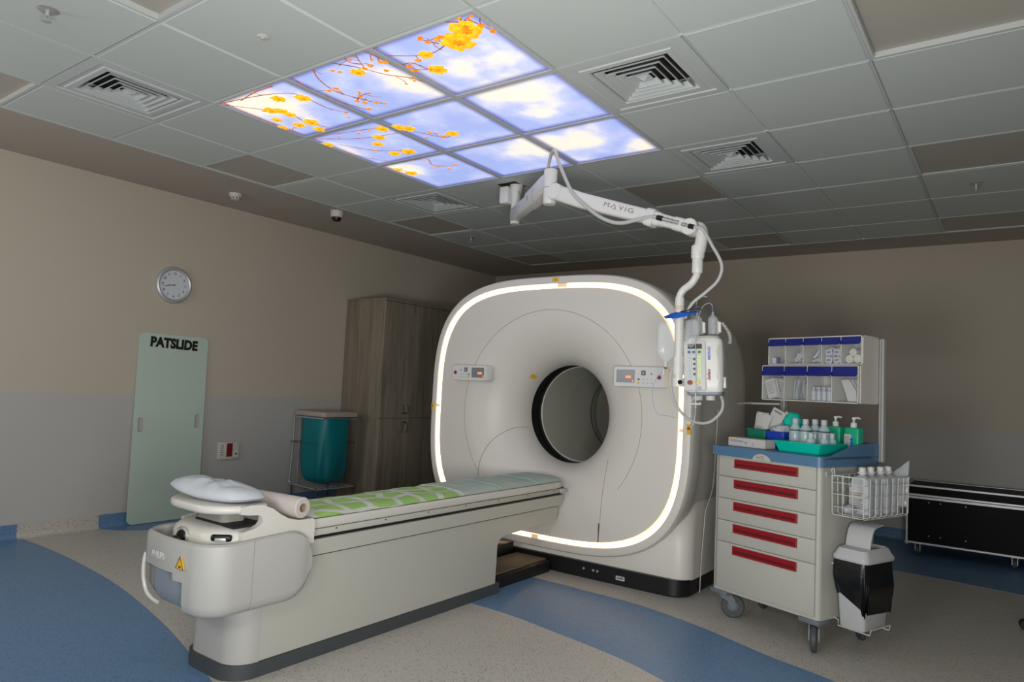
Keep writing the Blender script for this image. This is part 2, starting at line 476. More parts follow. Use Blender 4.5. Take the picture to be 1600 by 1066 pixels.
arcA = sm([(0.03, 3.887), (0.037, 3.216), (-0.024, 2.393), (-0.156, 1.645), (-0.275, 1.162), (-.36, .86), (-.47, .55), (-.66, .1), (-.95, -.45), (-1.4, -1.1), (-2.1, -1.9), (-3.6, -3.2)])
inlay(arcA+[(-3.6, 3.887)])
near = sm([(1.10, 2.1), (1.12, 1.4), (1.113, .75), (1.101, .457), (1.054, .187), (.975, -.211), (.865, -.508), (.6, -1.05), (.2, -1.7), (-.4, -2.5), (-1.4, -3.55)])
far = sm([(-.6, -3.55), (.45, -2.5), (1.0, -1.75), (1.36, -1.09), (1.479, -.753), (1.638, -.384), (1.76, .039), (1.79, .468), (1.80, .708), (1.80, 1.4), (1.78, 2.1)])
inlay(near+far)
edgeR = sm([(3.95, 2.0), (3.94, .5), (3.92, -.4), (3.899, -.961), (3.852, -1.378), (3.793, -1.734), (3.6, -2.5), (3.3, -3.55)])
inlay(edgeR+[(WX, -3.55), (WX, 2.0)])
inlay(sm([(.56, 3.887), (.565, 3.80), (.68, 3.66), (1.0, 3.5), (1.6, 3.42), (2.4, 3.4)])+[(2.4, 3.887)])

# walls, each with the smooth lower protection sheet as a part
for nm, b, w in (('wall_left', (-3.7, WX+.1, WY, WY+.1, 0, H+.15), (-3.6, WX, WY-.004, WY, .1, 1.008)),
                 ('wall_back', (WX, WX+.1, -3.7, WY, 0, H+.15), (WX-.004, WX, -3.6, WY, .1, 1.008)),
                 ('wall_right', (-3.7, WX+.1, -3.7, -3.6, 0, H+.15), (-3.6, WX, -3.6, -3.596, .1, 1.008)),
                 ('wall_front', (-3.7, -3.6, -3.6, WY, 0, H+.15), (-3.6, -3.596, -3.6, WY, .1, 1.008))):
    bm = NB(); box(bm, *b); w_ = tag(obj(nm, bm, M_wall), kind='structure')
    bm = NB(); box(bm, *w); obj('protection_sheet', bm, M_wain, w_)


def cove(nm, segs):
    """coved vinyl skirting, each run its own colour"""
    root = None
    for (a, b_, m, axis) in segs:
        prof = [(0, 0), (.045, 0), (.03, .003), (.016, .010), (.008, .022), (.006, .04), (.006, .10), (0, .102)]
        bm = NB()
        if axis == 'x': prism(bm, [(WY-p, z) for p, z in prof], a, b_, 'x')
        else: prism(bm, [(WX-p, z) for p, z in prof], a, b_, 'y')
        o = obj(nm if root is None else 'skirting_run', bm, m, root)
        if root is None: root = tag(o, kind='structure')


cove('baseboard_left', [(-3.6, 0.0, M_floor_blue, 'x'), (0.0, .53, M_floor_grey, 'x'), (.53, WX, M_floor_blue, 'x')])
cove('baseboard_back', [(-3.6, 1.6, M_floor_blue, 'y'), (1.6, WY-.05, M_floor_grey, 'y')])

# ceiling ---------------------------------------------------------
G = .6
GX1, GY1 = 4.74, 2.97          # edge of the tile field
bm = NB()
box(bm, -3.6, GX1, GY1, WY, H, H+.08)
box(bm, GX1, WX, -3.6, WY, H, H+.08)
box(bm, -3.6, GX1, -3.6, GY1, H+.10, H+.14)
ceil = tag(obj('ceiling', bm, M_ceil), kind='structure')
bm = NB(); box(bm, -3.6, GX1, GY1-.012, GY1+.012, H-.004, H+.02); box(bm, GX1-.012, GX1+.012, -3.6, GY1, H-.004, H+.02)
obj('edge_trim', bm, M_tbar, ceil)
LIGHTS = {(-2, 1), (1, -3), (4, -3), (7, -3), (4, 0), (7, 0), (1, 4), (4, 4), (7, 4), (-2, 4), (-2, -3), (-5, 1), (-5, -3)}
VENTS = {(-1, 3), (3, 3), (1, -1), (3, -1)}
tiles = {}


def tile_mesh(sx, sy):
    k = (round(sx, 3), round(sy, 3))
    if k not in tiles:
        bm = NB(); a, b_ = sx/2, sy/2; e = .009
        lo = [(-a+e, -b_+e, 0), (a-e, -b_+e, 0), (a-e, b_-e, 0), (-a+e, b_-e, 0)]
        hi = [(-a, -b_, .007), (a, -b_, .007), (a, b_, .007), (-a, b_, .007)]
        tp = [(x, y, .02) for x, y, z in hi]
        loft(bm, [lo, hi, tp])
        bmesh.ops.recalc_face_normals(bm, faces=bm.faces)
        me = bpy.data.meshes.new('ceiling_tile'); bm.to_mesh(me); bm.free(); me.materials.append(M_tile); tiles[k] = me
    return tiles[k]


def cell(i, j):
    x0, x1 = i*G, min((i+1)*G, GX1); y0, y1 = j*G, min((j+1)*G, GY1)
    if j == -2: y0 += 0
    return x0, x1, y0, y1


for i in range(-5, 8):
    for j in range(-5, 5):
        if (i, j) in VENTS or (0 <= i <= 2 and 0 <= j <= 2): continue
        x0, x1, y0, y1 = cell(i, j)
        if (i, j) in LIGHTS: continue
        o = bpy.data.objects.new('ceiling_tile', tile_mesh(x1-x0-.0055, y1-y0-.0055)); COL.objects.link(o)
        o.parent = ceil; o.location = ((x0+x1)/2, (y0+y1)/2, H-.001+random.uniform(-.0006, .0006))
        MW[o.name] = Matrix()
# grid runners (visible as bright lines in the joints)
for i in range(-5, 9):
    bm = NB(); x = i*G
    if x > GX1: continue
    box(bm, x-.011, x+.011, -3.55, GY1, H+.008, H+.016); box(bm, x-.002, x+.002, -3.55, GY1, H-.001, H+.010); obj('cross_bar', bm, M_tbar, ceil)
for j in range(-5, 5):
    bm = NB(); y = j*G; w = .02 if j in (-2, -5) else .011
    box(bm, -3.55, GX1, y-w, y+w, H+.0075, H+.0155)
    if j in (-2, 0, 3): box(bm, -3.55, GX1, y-.0035, y+.0035, H-.003, H+.010)
    obj('main_bar', bm, M_tbar, ceil)

# switched-off recessed luminaires
LAB = {(-2, 1): 'unlit recessed ceiling light cut by the top edge, left of the sky panels', (1, -3): 'large unlit recessed ceiling light in the upper right corner',
       (4, -3): 'unlit recessed ceiling light at the right edge, above the sprinkler', (7, -3): 'unlit recessed ceiling light by the back wall at right',
       (4, 0): 'dark unlit ceiling light just beyond the sky panels above the injector arm', (7, 0): 'unlit ceiling light nearest the back wall above the arm joint',
       (1, 4): 'unlit brownish ceiling light beside the left border strip, before the smoke detector', (4, 4): 'unlit ceiling light beyond the far left air diffuser near the camera dome',
       (7, 4): 'unlit ceiling light in the far left corner of the tile field', (-2, 4): 'unlit ceiling light at the left edge of the photo'}
for (i, j) in sorted(LIGHTS):
    x0, x1, y0, y1 = cell(i, j); a, b_ = (x1-x0)/2-.004, (y1-y0)/2-.004; cx, cy = (x0+x1)/2, (y0+y1)/2
    if (i, j) not in LAB: continue
    t = thing('recessed_light', LAB[(i, j)], 'ceiling light', (cx, cy, H), group='unlit recessed ceiling lights')
    bm = NB(); dd = .03 if (i, j) in ((1, -3), (-2, 1), (-2, 4)) else .013
    for (p, q, r, s) in ((-a, a, -b_, -b_+.014), (-a, a, b_-.014, b_), (-a, -a+.014, -b_+.014, b_-.014), (a-.014, a, -b_+.014, b_-.014)):
        box(bm, p, q, r, s, -.002, dd)
    obj('frame', bm, M_tbar, t, world=False)
    bm = NB(); box(bm, -a+.014, a-.014, -b_+.014, b_-.014, dd-.008, dd-.003)
    obj('diffuser', bm, M_diff, t, world=False)

# four-way air diffusers
VL = {(-1, 3): 'square air diffuser left of the sky panels, near the left border strip', (3, 3): 'small far air diffuser beyond the sky panels, left of the arm mount',
      (1, -1): 'large near air diffuser right of the sky panels', (3, -1): 'square air diffuser right of the sky panels, farther one above the arm'}
for (i, j) in sorted(VENTS):
    cx, cy = (i+.5)*G, (j+.5)*G
    t = thing('air_diffuser', VL[(i, j)], 'air vent', (cx, cy, H), group='square ceiling air diffusers')
    bm = NB()

    def sq(h, z): return [(-h, -h, z), (h, -h, z), (h, h, z), (-h, h, z)]
    loft(bm, [sq(.297, .01), sq(.297, -.002), sq(.255, -.004), sq(.250, .002), sq(.226, .002), sq(.222, -.004), sq(.195, -.004), sq(.19, .004), sq(.19, .058)], cap=False)
    obj('face_plate', bm, M_vent, t, world=False, ang=10)
    for k, h in enumerate((.172, .134, .098, .064)):
        bm = NB(); loft(bm, [sq(h-.022, .022), sq(h, .003), sq(h+.002, -.004), sq(h-.002, -.004), sq(h-.025, .020), sq(h-.022, .022)], cap=False); obj('louvre', bm, M_vent, t, world=False, ang=10)
    bm = NB(); loft(bm, [sq(.004, -.006), sq(.032, .010), sq(.032, .014)]); obj('centre_cap', bm, M_vent, t, world=False, ang=10)
    bm = NB(); box(bm, -.2, .2, -.2, .2, .056, .06); obj('duct_back', bm, M_gap, t, world=False)

# ------------------------------------------------------------------ sky panels
BR = [[(0.001, 0.25), (0.014, 0.171), (0.051, 0.11), (0.064, 0.067), (0.176, 0.035)], [(0.089, 0.604), (0.17, 0.466), (0.19, 0.379), (0.167, 0.29)], [(0.202, 0.589), (0.215, 0.527), (0.289, 0.515), (0.324, 0.474)], [(0.004, 0.871), (0.114, 0.787), (0.238, 0.722), (0.332, 0.641), (0.451, 0.608)], [(0.007, 0.981), (0.108, 1.054), (0.231, 1.093), (0.326, 1.07), (0.439, 1.018), (0.483, 0.978)], [(0.009, 1.149), (0.14, 1.184), (0.304, 1.181), (0.483, 1.134)], [(-0.004, 0.654), (0.075, 0.627), (0.216, 0.622)], [(-0.048, 0.729), (0.052, 0.777), (0.111, 0.744)], [(0.008, 0.687), (0.104, 0.746)], [(0.027, 1.783), (0.067, 1.523), (0.108, 1.38), (0.174, 1.3), (0.366, 1.303), (0.463, 1.251)], [(0.028, 1.798), (0.199, 1.638), (0.291, 1.557), (0.447, 1.581), (0.551, 1.529)], [(0.024, 1.75), (0.174, 1.765), (0.437, 1.784), (0.56, 1.754)], [(0.062, 1.645), (0.034, 1.473), (0.037, 1.329)], [(0.616, 1.772), (0.657, 1.527), (0.703, 1.302), (0.769, 1.275)], [(0.631, 1.777), (0.751, 1.557), (0.796, 1.402), (0.82, 1.231)], [(0.652, 1.79), (0.887, 1.796), (1.089, 1.717), (1.148, 1.669)], [(0.785, 1.704), (0.968, 1.587), (1.085, 1.369)], [(0.687, 1.284), (0.77, 1.18), (0.888, 1.108), (1.009, 1.033), (0.991, 0.949)], [(1.199, 1.764), (1.222, 1.528), (1.256, 1.403), (1.364, 1.45), (1.453, 1.347)], [(1.249, 1.802), (1.32, 1.734), (1.426, 1.698)], [(0.026, 0.088), (0.066, 0.107), (0.092, 0.153)], [(0.068, 0.343), (0.108, 0.329), (0.15, 0.292)], [(0.342, 0.956), (0.344, 1.024), (0.379, 1.086)]]
FL = [(0.113, 0.128, 0.075), (0.172, 0.221, 0.08), (0.324, 0.474, 0.048), (0.187, 0.42, 0.03), (0.151, 0.823, 0.032), (0.15, 1.438, 0.034), (0.208, 1.313, 0.036), (0.227, 1.612, 0.036), (0.262, 1.568, 0.032), (0.318, 1.568, 0.03), (0.329, 1.703, 0.028), (0.442, 1.654, 0.032), (0.451, 1.555, 0.04), (0.547, 1.603, 0.03), (0.423, 1.779, 0.028), (0.178, 1.187, 0.03), (0.724, 1.263, 0.034), (0.816, 1.386, 0.034), (0.894, 1.481, 0.032), (1.07, 1.513, 0.034), (1.084, 1.406, 0.04), (0.749, 1.771, 0.034), (0.754, 1.163, 0.034), (0.799, 1.127, 0.036), (0.984, 0.952, 0.034), (1.421, 1.707, 0.038), (1.32, 1.734, 0.026)]
BD = [(0.068, 0.343), (0.115, 0.294), (0.106, 0.333), (0.012, 0.188), (0.019, 0.091), (0.054, 0.062), (0.115, 0.048), (0.176, 0.035), (0.146, 0.017), (0.207, 0.484), (0.213, 0.53), (0.102, 0.896), (0.074, 0.914), (0.205, 0.688), (0.322, 0.627), (0.342, 0.956), (0.344, 1.024), (0.443, 1.011), (0.474, 0.979), (0.483, 1.111), (0.379, 1.086), (0.455, 1.265), (0.506, 1.3), (0.891, 1.053), (0.93, 1.031), (0.954, 1.134), (1.005, 1.041), (1.269, 1.44), (1.37, 1.464), (1.223, 1.502), (1.424, 1.31), (1.472, 1.403), (1.401, 1.445), (0.702, 1.35), (0.705, 1.441)]
prints = {}


def pbm(x, y, k):
    c = (min(2, max(0, int(x/G))), min(2, max(0, int(y/G))))
    if not (c[0]*G+.014 < x < c[0]*G+G-.014 and c[1]*G+.014 < y < c[1]*G+G-.014): return None
    return prints.setdefault((c, k), NB())


for b_ in BR:
    P = spline([(x, y, 0) for x, y in b_], 10)
    for a, c in zip(P, P[1:]):
        m_ = (a+c)/2; bmx = pbm(m_.x, m_.y, 'twig_print')
        if bmx is None: continue
        n = (c-a).normalized().cross(V((0, 0, 1)))*(.0034+.0018*noise.noise(m_*9)); d = (c-a)*.1
        z = V((0, 0, H-.0016)); bmx.faces.new([bmx.verts.new(q+z) for q in (a-n-d, a+n-d, c+n+d, c-n+d)])
tw = list(BR)
for k in range(70):
    b_ = random.choice(BR); P = spline([(x, y, 0) for x, y in b_], 6); p = random.choice(P); a = random.uniform(0, 6.28); L = random.uniform(.03, .09)
    for s in range(3):
        q = p+V((math.cos(a), math.sin(a), 0))*L/3; a += random.uniform(-.5, .5); bmx = pbm(q.x, q.y, 'twig_print')
        if bmx is not None:
            n = (q-p).normalized().cross(V((0, 0, 1)))*.0021; z = V((0, 0, H-.0016)); bmx.faces.new([bmx.verts.new(w+z) for w in (p-n, p+n, q+n, q-n)])
        p = q
    if random.random() < .6: BD.append((p.x, p.y))


def blob(x, y, r, k, z, lob=5, amp=.22):
    bmx = pbm(x, y, k)
    if bmx is None: return
    ph = random.uniform(0, 6); ci, cj = int(x/G), int(y/G); pts = []
    for i in range(40):
        t = 2*PI*i/40; rr = r*(1-amp+amp*abs(math.cos(lob*(t+ph)/2))+.09*math.sin(9*t+ph*3))
        px = min(max(x+rr*math.cos(t), ci*G+.013), ci*G+G-.013); py = min(max(y+rr*math.sin(t), cj*G+.013), cj*G+G-.013)
        pts.append((px, py))
    bmx.faces.new([bmx.verts.new(V((px, py, z))) for px, py in pts])


for n_, (x, y, r) in enumerate(FL):
    r *= 1.0 if r > .045 else 1.25
    blob(x, y, r, 'petal_print', H-.0022-.00004*n_); blob(x+r*.1, y, r*.35, 'petal_centre_print', H-.004-.00004*n_, 6, .4)
for n_, (x, y) in enumerate(BD): blob(x, y, random.uniform(.009, .017), 'petal_centre_print', H-.0036-.00001*n_, 3, .2)
SL = {(0, 0): 'backlit sky panel with large yellow blossoms, the nearest top corner one', (1, 0): 'backlit sky panel with a white cloud on its left, between the blossom corner and the far right',
      (2, 0): 'backlit sky panel at the right corner with low cream cloud', (0, 1): 'backlit sky panel crossed by long brown twigs, upper left side',
      (1, 1): 'middle backlit sky panel with a yellow blossom near its lower left', (2, 1): 'backlit sky panel with a big cream cloud above the arm elbow',
      (0, 2): 'backlit panel at the left corner full of orange blossoms and twigs', (1, 2): 'backlit sky panel with orange blossoms on the lower left side',
      (2, 2): 'backlit sky panel at the bottom corner with a small spray of buds'}
MP = {'twig_print': M_twig, 'petal_print': M_petal, 'petal_centre_print': M_petal2}
for (i, j), lab in SL.items():
    c = ((i+.5)*G, (j+.5)*G, H); t = thing('sky_light_panel', lab, 'ceiling light', c, group='nine backlit sky panels')
    bm = NB(); box(bm, -.287, .287, -.287, .287, 0, .02); obj('printed_diffuser', bm, M_sky, t, world=False)
    bm = NB()
    for (p, q, r, s) in ((-.299, .299, -.299, -.287), (-.299, .299, .287, .299), (-.299, -.287, -.287, .287), (.287, .299, -.287, .287)): box(bm, p, q, r, s, -.007, .02)
    obj('frame', bm, M_tbar, t, world=False)
    for k, mm in MP.items():
        if ((i, j), k) in prints: obj({'twig_print': 'printed_twigs', 'petal_print': 'printed_petals', 'petal_centre_print': 'printed_buds'}[k], prints[((i, j), k)], mm, t)

# ------------------------------------------------------------------ small ceiling fittings
for (x, y, s, lab) in ((-.902, 1.511, 1, 'chrome sprinkler head near the top left corner of the ceiling'), (3.316, -1.486, 1, 'sprinkler head on the dark tile at far right of the ceiling'),
                       (3.231, 2.651, 1, 'small distant sprinkler head left of the arm, near the far corner')):
    t = thing('sprinkler_head', lab, 'sprinkler', (x, y, H), group='ceiling sprinkler heads')
    bm = NB(); lathe(bm, [(0, -.001), (.038, -.001), (.04, -.004), (.03, -.009), (0, -.009)]); obj('rosette', bm, M_chrome, t, world=False)
    bm = NB(); cyl(bm, (0, 0, -.008), (0, 0, -.03), .009, n=12); cyl(bm, (-.009, 0, -.028), (-.004, 0, -.05), .002, n=6); cyl(bm, (.009, 0, -.028), (.004, 0, -.05), .002, n=6); obj('sprinkler_body', bm, M_alu, t, world=False)
    bm = NB(); cyl(bm, (0, 0, -.05), (0, 0, -.053), .017, n=16); obj('deflector', bm, M_alu, t, world=False)
t = thing('ceiling_sensor', 'small white round sensor on the ceiling tile left of the sky panels', 'sensor', (-.297, .921, H))
bm = NB(); lathe(bm, [(0, -.001), (.024, -.001), (.026, -.004), (.021, -.008), (0, -.009)]); obj('rim', bm, M_white, t, world=False)
bm = NB(); lathe(bm, [(.012, -.008), (.010, -.013), (0, -.015)]); obj('lens', bm, M_bore, t, world=False)
t = thing('smoke_detector', 'white round smoke detector on the plain ceiling strip above the left wall', 'smoke detector', (1.156, 3.41, H))
bm = NB(); lathe(bm, [(0, 0), (.052, 0), (.053, -.012), (.05, -.02), (0, -.02)]); obj('base', bm, M_white, t, world=False)
bm = NB(); lathe(bm, [(.044, -.02), (.046, -.028), (.034, -.045), (.02, -.05), (0, -.05)]); obj('sensing_head', bm, M_white, t, world=False)
bm = NB()
for k in range(10):
    a = 2*PI*k/10; box(bm, -.004, .004, -.0015, .0015, -.006, .006, mtx=Matrix.Translation((.041*math.cos(a), .041*math.sin(a), -.036)) @ Matrix.Rotation(a+PI/2, 4, 'Z'))
obj('vent_slots', bm, M_dark, t, world=False)
t = thing('camera_dome', 'white security camera with dark dome on the ceiling strip', 'camera', (1.918, 3.08, H))
bm = NB(); lathe(bm, [(0, 0), (.055, 0), (.056, -.03), (.05, -.05), (.044, -.056), (0, -.056)]); obj('housing', bm, M_white, t, world=False)
bm = NB(); lathe(bm, [(.042, -.055), (.040, -.072), (.028, -.088), (0, -.096)]); obj('dome', bm, M_black, t, world=False)

# ================================================================== CT GANTRY
GC = V((0, .91, 1.03)); SCZ = 1.058
XR = 2.02
gan = thing('scanner_gantry', 'large cream ring-shaped scanner gantry with glowing ring light and round bore', 'medical scanner', (2.6, .91, 0))


def sq_pt(t, a, b, n=3.45):
    c, s = math.cos(t), math.sin(t)
    return V((0, .91+a*math.copysign(abs(c)**(2/n), c), SCZ+b*math.copysign(abs(s)**(2/n), s)))


def sq_path(a, b, N=200, n=3.45, x=0):
    raw = [sq_pt(2*PI*i/2000, a, b, n) for i in range(2000)]
    d = [0]
    for p, q in zip(raw, raw[1:]+raw[:1]): d.append(d[-1]+(q-p).length)
    tot = d[-1]; out = []; k = 0
    for i in range(N):
        s = tot*i/N
        while d[k+1] < s: k += 1
        out.append(raw[k].lerp(raw[(k+1) % 2000], (s-d[k])/(d[k+1]-d[k]))+V((x, 0, 0)))
    nr = []
    for i in range(N):
        T = (out[(i+1) % N]-out[i-1]).normalized(); nr.append(V((0, T.z, -T.y)))
    return out, nr


P, NR = sq_path(1.0, .878)
X_ = (1, 0, 0)
# outer rim: profile (outward, along x)
bm = NB(); sweep(bm, P, NR, X_, [(-.010, XR+.024), (-.010, XR+.004), (-.006, XR), (.026, XR), (.038, XR+.006), (.046, XR+.022), (.050, XR+.05), (.050, XR+.16), (.046, XR+.175), (.03, XR+.18), (-.012, XR+.18)])
rim = obj('front_rim', bm, M_white2, gan)
bm = NB(); sweep(bm, P, NR, X_, [(-.040, XR+.020), (-.036, XR+.012), (-.028, XR+.009), (-.018, XR+.009), (-.012, XR+.012), (-.010, XR+.022), (-.04, XR+.03)]); obj('ring_light', bm, M_glow, gan)
# body shell behind the rim
rows = []
for x, da in ((XR+.17, .03), (XR+.5, .03), (3.0, .025), (3.16, 0.0), (3.34, -.06), (3.46, -.14), (3.54, -.26)):
    rows.append([p+V((x, 0, 0)) for p in sq_path(1.0+da, .878+da, 120, 3.45)[0]])
bm = NB(); loft(bm, rows, cap=False)
# rear ring plate down to the bore
N = 120
back = sq_path(.74, .618, N, 3.4)[0]
a0 = bm.verts
obj('body_shell', bm, M_white2, gan)
bm = NB(); rr = []
for f in (0, .5, 1):
    rw = []
    for p in back:
        d = V((0, p.y-GC.y, p.z-GC.z)); u = d.normalized(); q = GC+u*.46; rw.append(V((3.54+.02*f, 0, 0))+p.lerp(q, f)*1.0)
    rr.append([V((w.x, w.y, w.z)) for w in rw])
loft(bm, rr, cap=False); obj('rear_plate', bm, M_white2, gan)
# back seam
bm = NB(); tube(bm, [p+V((2.72, 0, 0)) for p in sq_path(1.0305, .9085, 160)[0]], .002, 5, closed=True); obj('body_seam', bm, M_seam, gan)


# face with funnel
def fx(r):
    if r >= .72: return XR+.014
    s = (.72-r)/.37
    return XR+.014+.345*(1-math.sqrt(max(0, 1-s**2))) if s < 1 else XR+.359


SP, _ = sq_path(.965, .843, 160)
rows = []
for f in (0, .015, .04, .12, .3, .5, .7, .85, 1):
    rw = []
    for p in SP:
        d = V((0, p.y-GC.y, p.z-GC.z)); L = d.length; u = d/L; r = L+(.72-L)*f
        x = XR+.014+(.026*(1-f/.04) if f < .04 else 0)
        rw.append(GC+u*r+V((x, 0, 0)))
    rows.append(rw)
for k in range(1, 25):
    th = k/24*PI/2; r = .72-.37*math.sin(th); x = XR+.014+.345*(1-math.cos(th))
    rows.append([GC+V((0, p.y-GC.y, p.z-GC.z)).normalized()*r+V((x, 0, 0)) for p in SP])
bm = NB(); loft(bm, rows, cap=False); obj('front_cover', bm, M_white2, gan)


def gp(y, z, off=-.0005):
    r = math.hypot(y-GC.y, z-GC.z); return V((fx(r)+off, y, z))


bm = NB(); tube(bm, [gp(GC.y+.718*math.cos(t), GC.z+.718*math.sin(t), .001) for t in [math.radians(-38+256*i/120) for i in range(121)]], .0019, 6); obj('cover_seam', bm, M_seam, gan)
bm = NB(); tube(bm, [gp(y, z) for y, z in [(.440+.028*i/14, .765-.55*i/14) for i in range(15)]], .0015, 5); obj('panel_seam', bm, M_seam, gan)
bm = NB(); tube(bm, [gp(p.x, p.y) for p in spline([(1.245, .915, 0), (1.30, .90, 0), (1.40, .80, 0), (1.46, .66, 0), (1.47, .5, 0)], 6)], .0018, 5); obj('panel_seam', bm, M_seam, gan)
bm = NB(); tube(bm, [gp(.467, .36-.12*i/5, -.001) for i in range(6)], .003, 5); obj('latch_gap', bm, M_dark, gan)
sub = [p for p in sq_path(.952, .83, 200)[0] if p.z < .62 and p.y < .66]
sub.sort(key=lambda p: math.atan2(p.z-SCZ, p.y-.91))
bm = NB(); tube(bm, [V((XR+.017, p.y, p.z)) for p in sub], .0032, 5); obj('cover_gap', bm, M_seam, gan)
# bore
bm = NB(); tube(bm, [GC+V((XR+.31, .405*math.cos(t), .405*math.sin(t))) for t in [2*PI*i/96 for i in range(96)]], .0018, 5, closed=True)
obj('bore_seam', bm, M_seam, gan)
bm = NB(); lathe(bm, [(.3505, XR+.358), (.362, XR+.362), (.372, XR+.37), (.372, XR+.50), (.346, XR+.505)], GC, X_, 96); obj('bore_entry_band', bm, M_black, gan)
bm = NB(); lathe(bm, [(.352, XR+.495), (.345, XR+.50), (.345, 3.28), (.36, 3.36), (.40, 3.46), (.46, 3.56)], GC, X_, 96); obj('bore_liner', bm, M_bore, gan)
bm = NB(); tube(bm, [GC+V((2.86, .3445*math.cos(t), .3445*math.sin(t))) for t in [2*PI*i/96 for i in range(96)]], .0014, 5, closed=True); obj('liner_seam', bm, M_seam, gan)
bm = NB(); lathe(bm, [(.3444, 3.265), (.343, 3.268), (.343, 3.276), (.346, 3.279)], GC, X_, 96); obj('liner_edge', bm, M_dark, gan)
# plinth body
bm = NB()
rows = []
for z, ins, xfr in ((.10, 0, 2.06), (.30, .0, 2.06), (.40, .01, 2.09), (.50, .035, 2.18), (.58, .07, 2.32), (.64, .11, 2.5)):
    rows.append([(x, y, z) for x, y in rrect(xfr, 3.16-ins*.3, -.125+ins, 1.945-ins, .10, 6)])
loft(bm, rows); obj('pedestal', bm, M_white2, gan)
bm = NB(); loft(bm, [[(x, y, z) for x, y in rrect(2.03+i, 3.12, -.118+i, 1.94-i, .11, 6)] for z, i in ((0, .012), (.012, 0), (.103, 0))]); pl = obj('base_plinth', bm, M_black, gan)
bm = NB(); box(bm, 2.0275, 2.032, .27, .33, .035, .06); obj('rating_label', bm, M_paper, gan)
text('rating_text', 'LASER', .016, M_inkdark, gan, frame((2.027, .30, .048), (0, -1, 0), (0, 0, 1)), .0004)
bm = NB()
for y in (.46, .49, .56): lathe(bm, [(0, -.006), (.007, -.006), (.007, 0), (0, 0)], (2.03, y, .062), X_, 12)
obj('socket', bm, M_alu, gan)
bm = NB(); box(bm, 2.3, 3.2, 1.2, 1.6, 0, .02)
bm.free()
# stickers
for y, z, a, b_ in ((.865, 1.952, .05, .026), (1.935, 1.03, .022, .05), (-.118, 1.0, .024, .062)):
    bm = NB(); box(bm, XR-.0015, XR+.002, y-a/2, y+a/2, z-b_/2, z+b_/2)
    s = obj('warning_sticker', bm, M_yellow, gan)
    bm = NB()
    k = min(a, b_)*.35
    tube(bm, [V((XR-.002, y+k*math.cos(t), z+k*math.sin(t)+(.012 if b_ > .055 else 0))) for t in (PI/2, PI/2+2.09, PI/2+4.19)], .0012, 4, closed=True)
    obj('sticker_mark', bm, M_inkdark, s)
bm = NB(); rows = []
for r in (.363, .371, .381):
    rows.append([V((fx(r)-.0012-.0004*(r-.36)*50, GC.y+(r-.0012)*math.cos(q), GC.z+(r-.0012)*math.sin(q))) for q in [math.radians(a_) for a_ in (41, 43, 45, 46.5)]])
loft(bm, rows, closed=False, cap=False); obj('warning_sticker', bm, M_yellow, gan)
for y, z, a, b_ in ((.815, 1.913, .075, .026), (1.886, 1.04, .026, .020), (-.068, .99, .026, .022), (.95, .203, .055, .026)):
    bm = NB(); box(bm, XR+.0075, XR+.02, y-a/2, y+a/2, z-b_/2, z+b_/2, .002); obj('ring_joint', bm, M_joint, gan)
bm = NB(); box(bm, 2.09, 2.15, 1.958, 1.962, 1.29, 1.43, .001)
obj('side_label', bm, M_inkgrey, gan)
text('logo', 'PHILIPS', .066, M_inkdark, gan, frame((XR+.0165, .868, 1.826), (0, -1, 0), (0, 0, 1)), .0036, sx=.86, space=1.08)


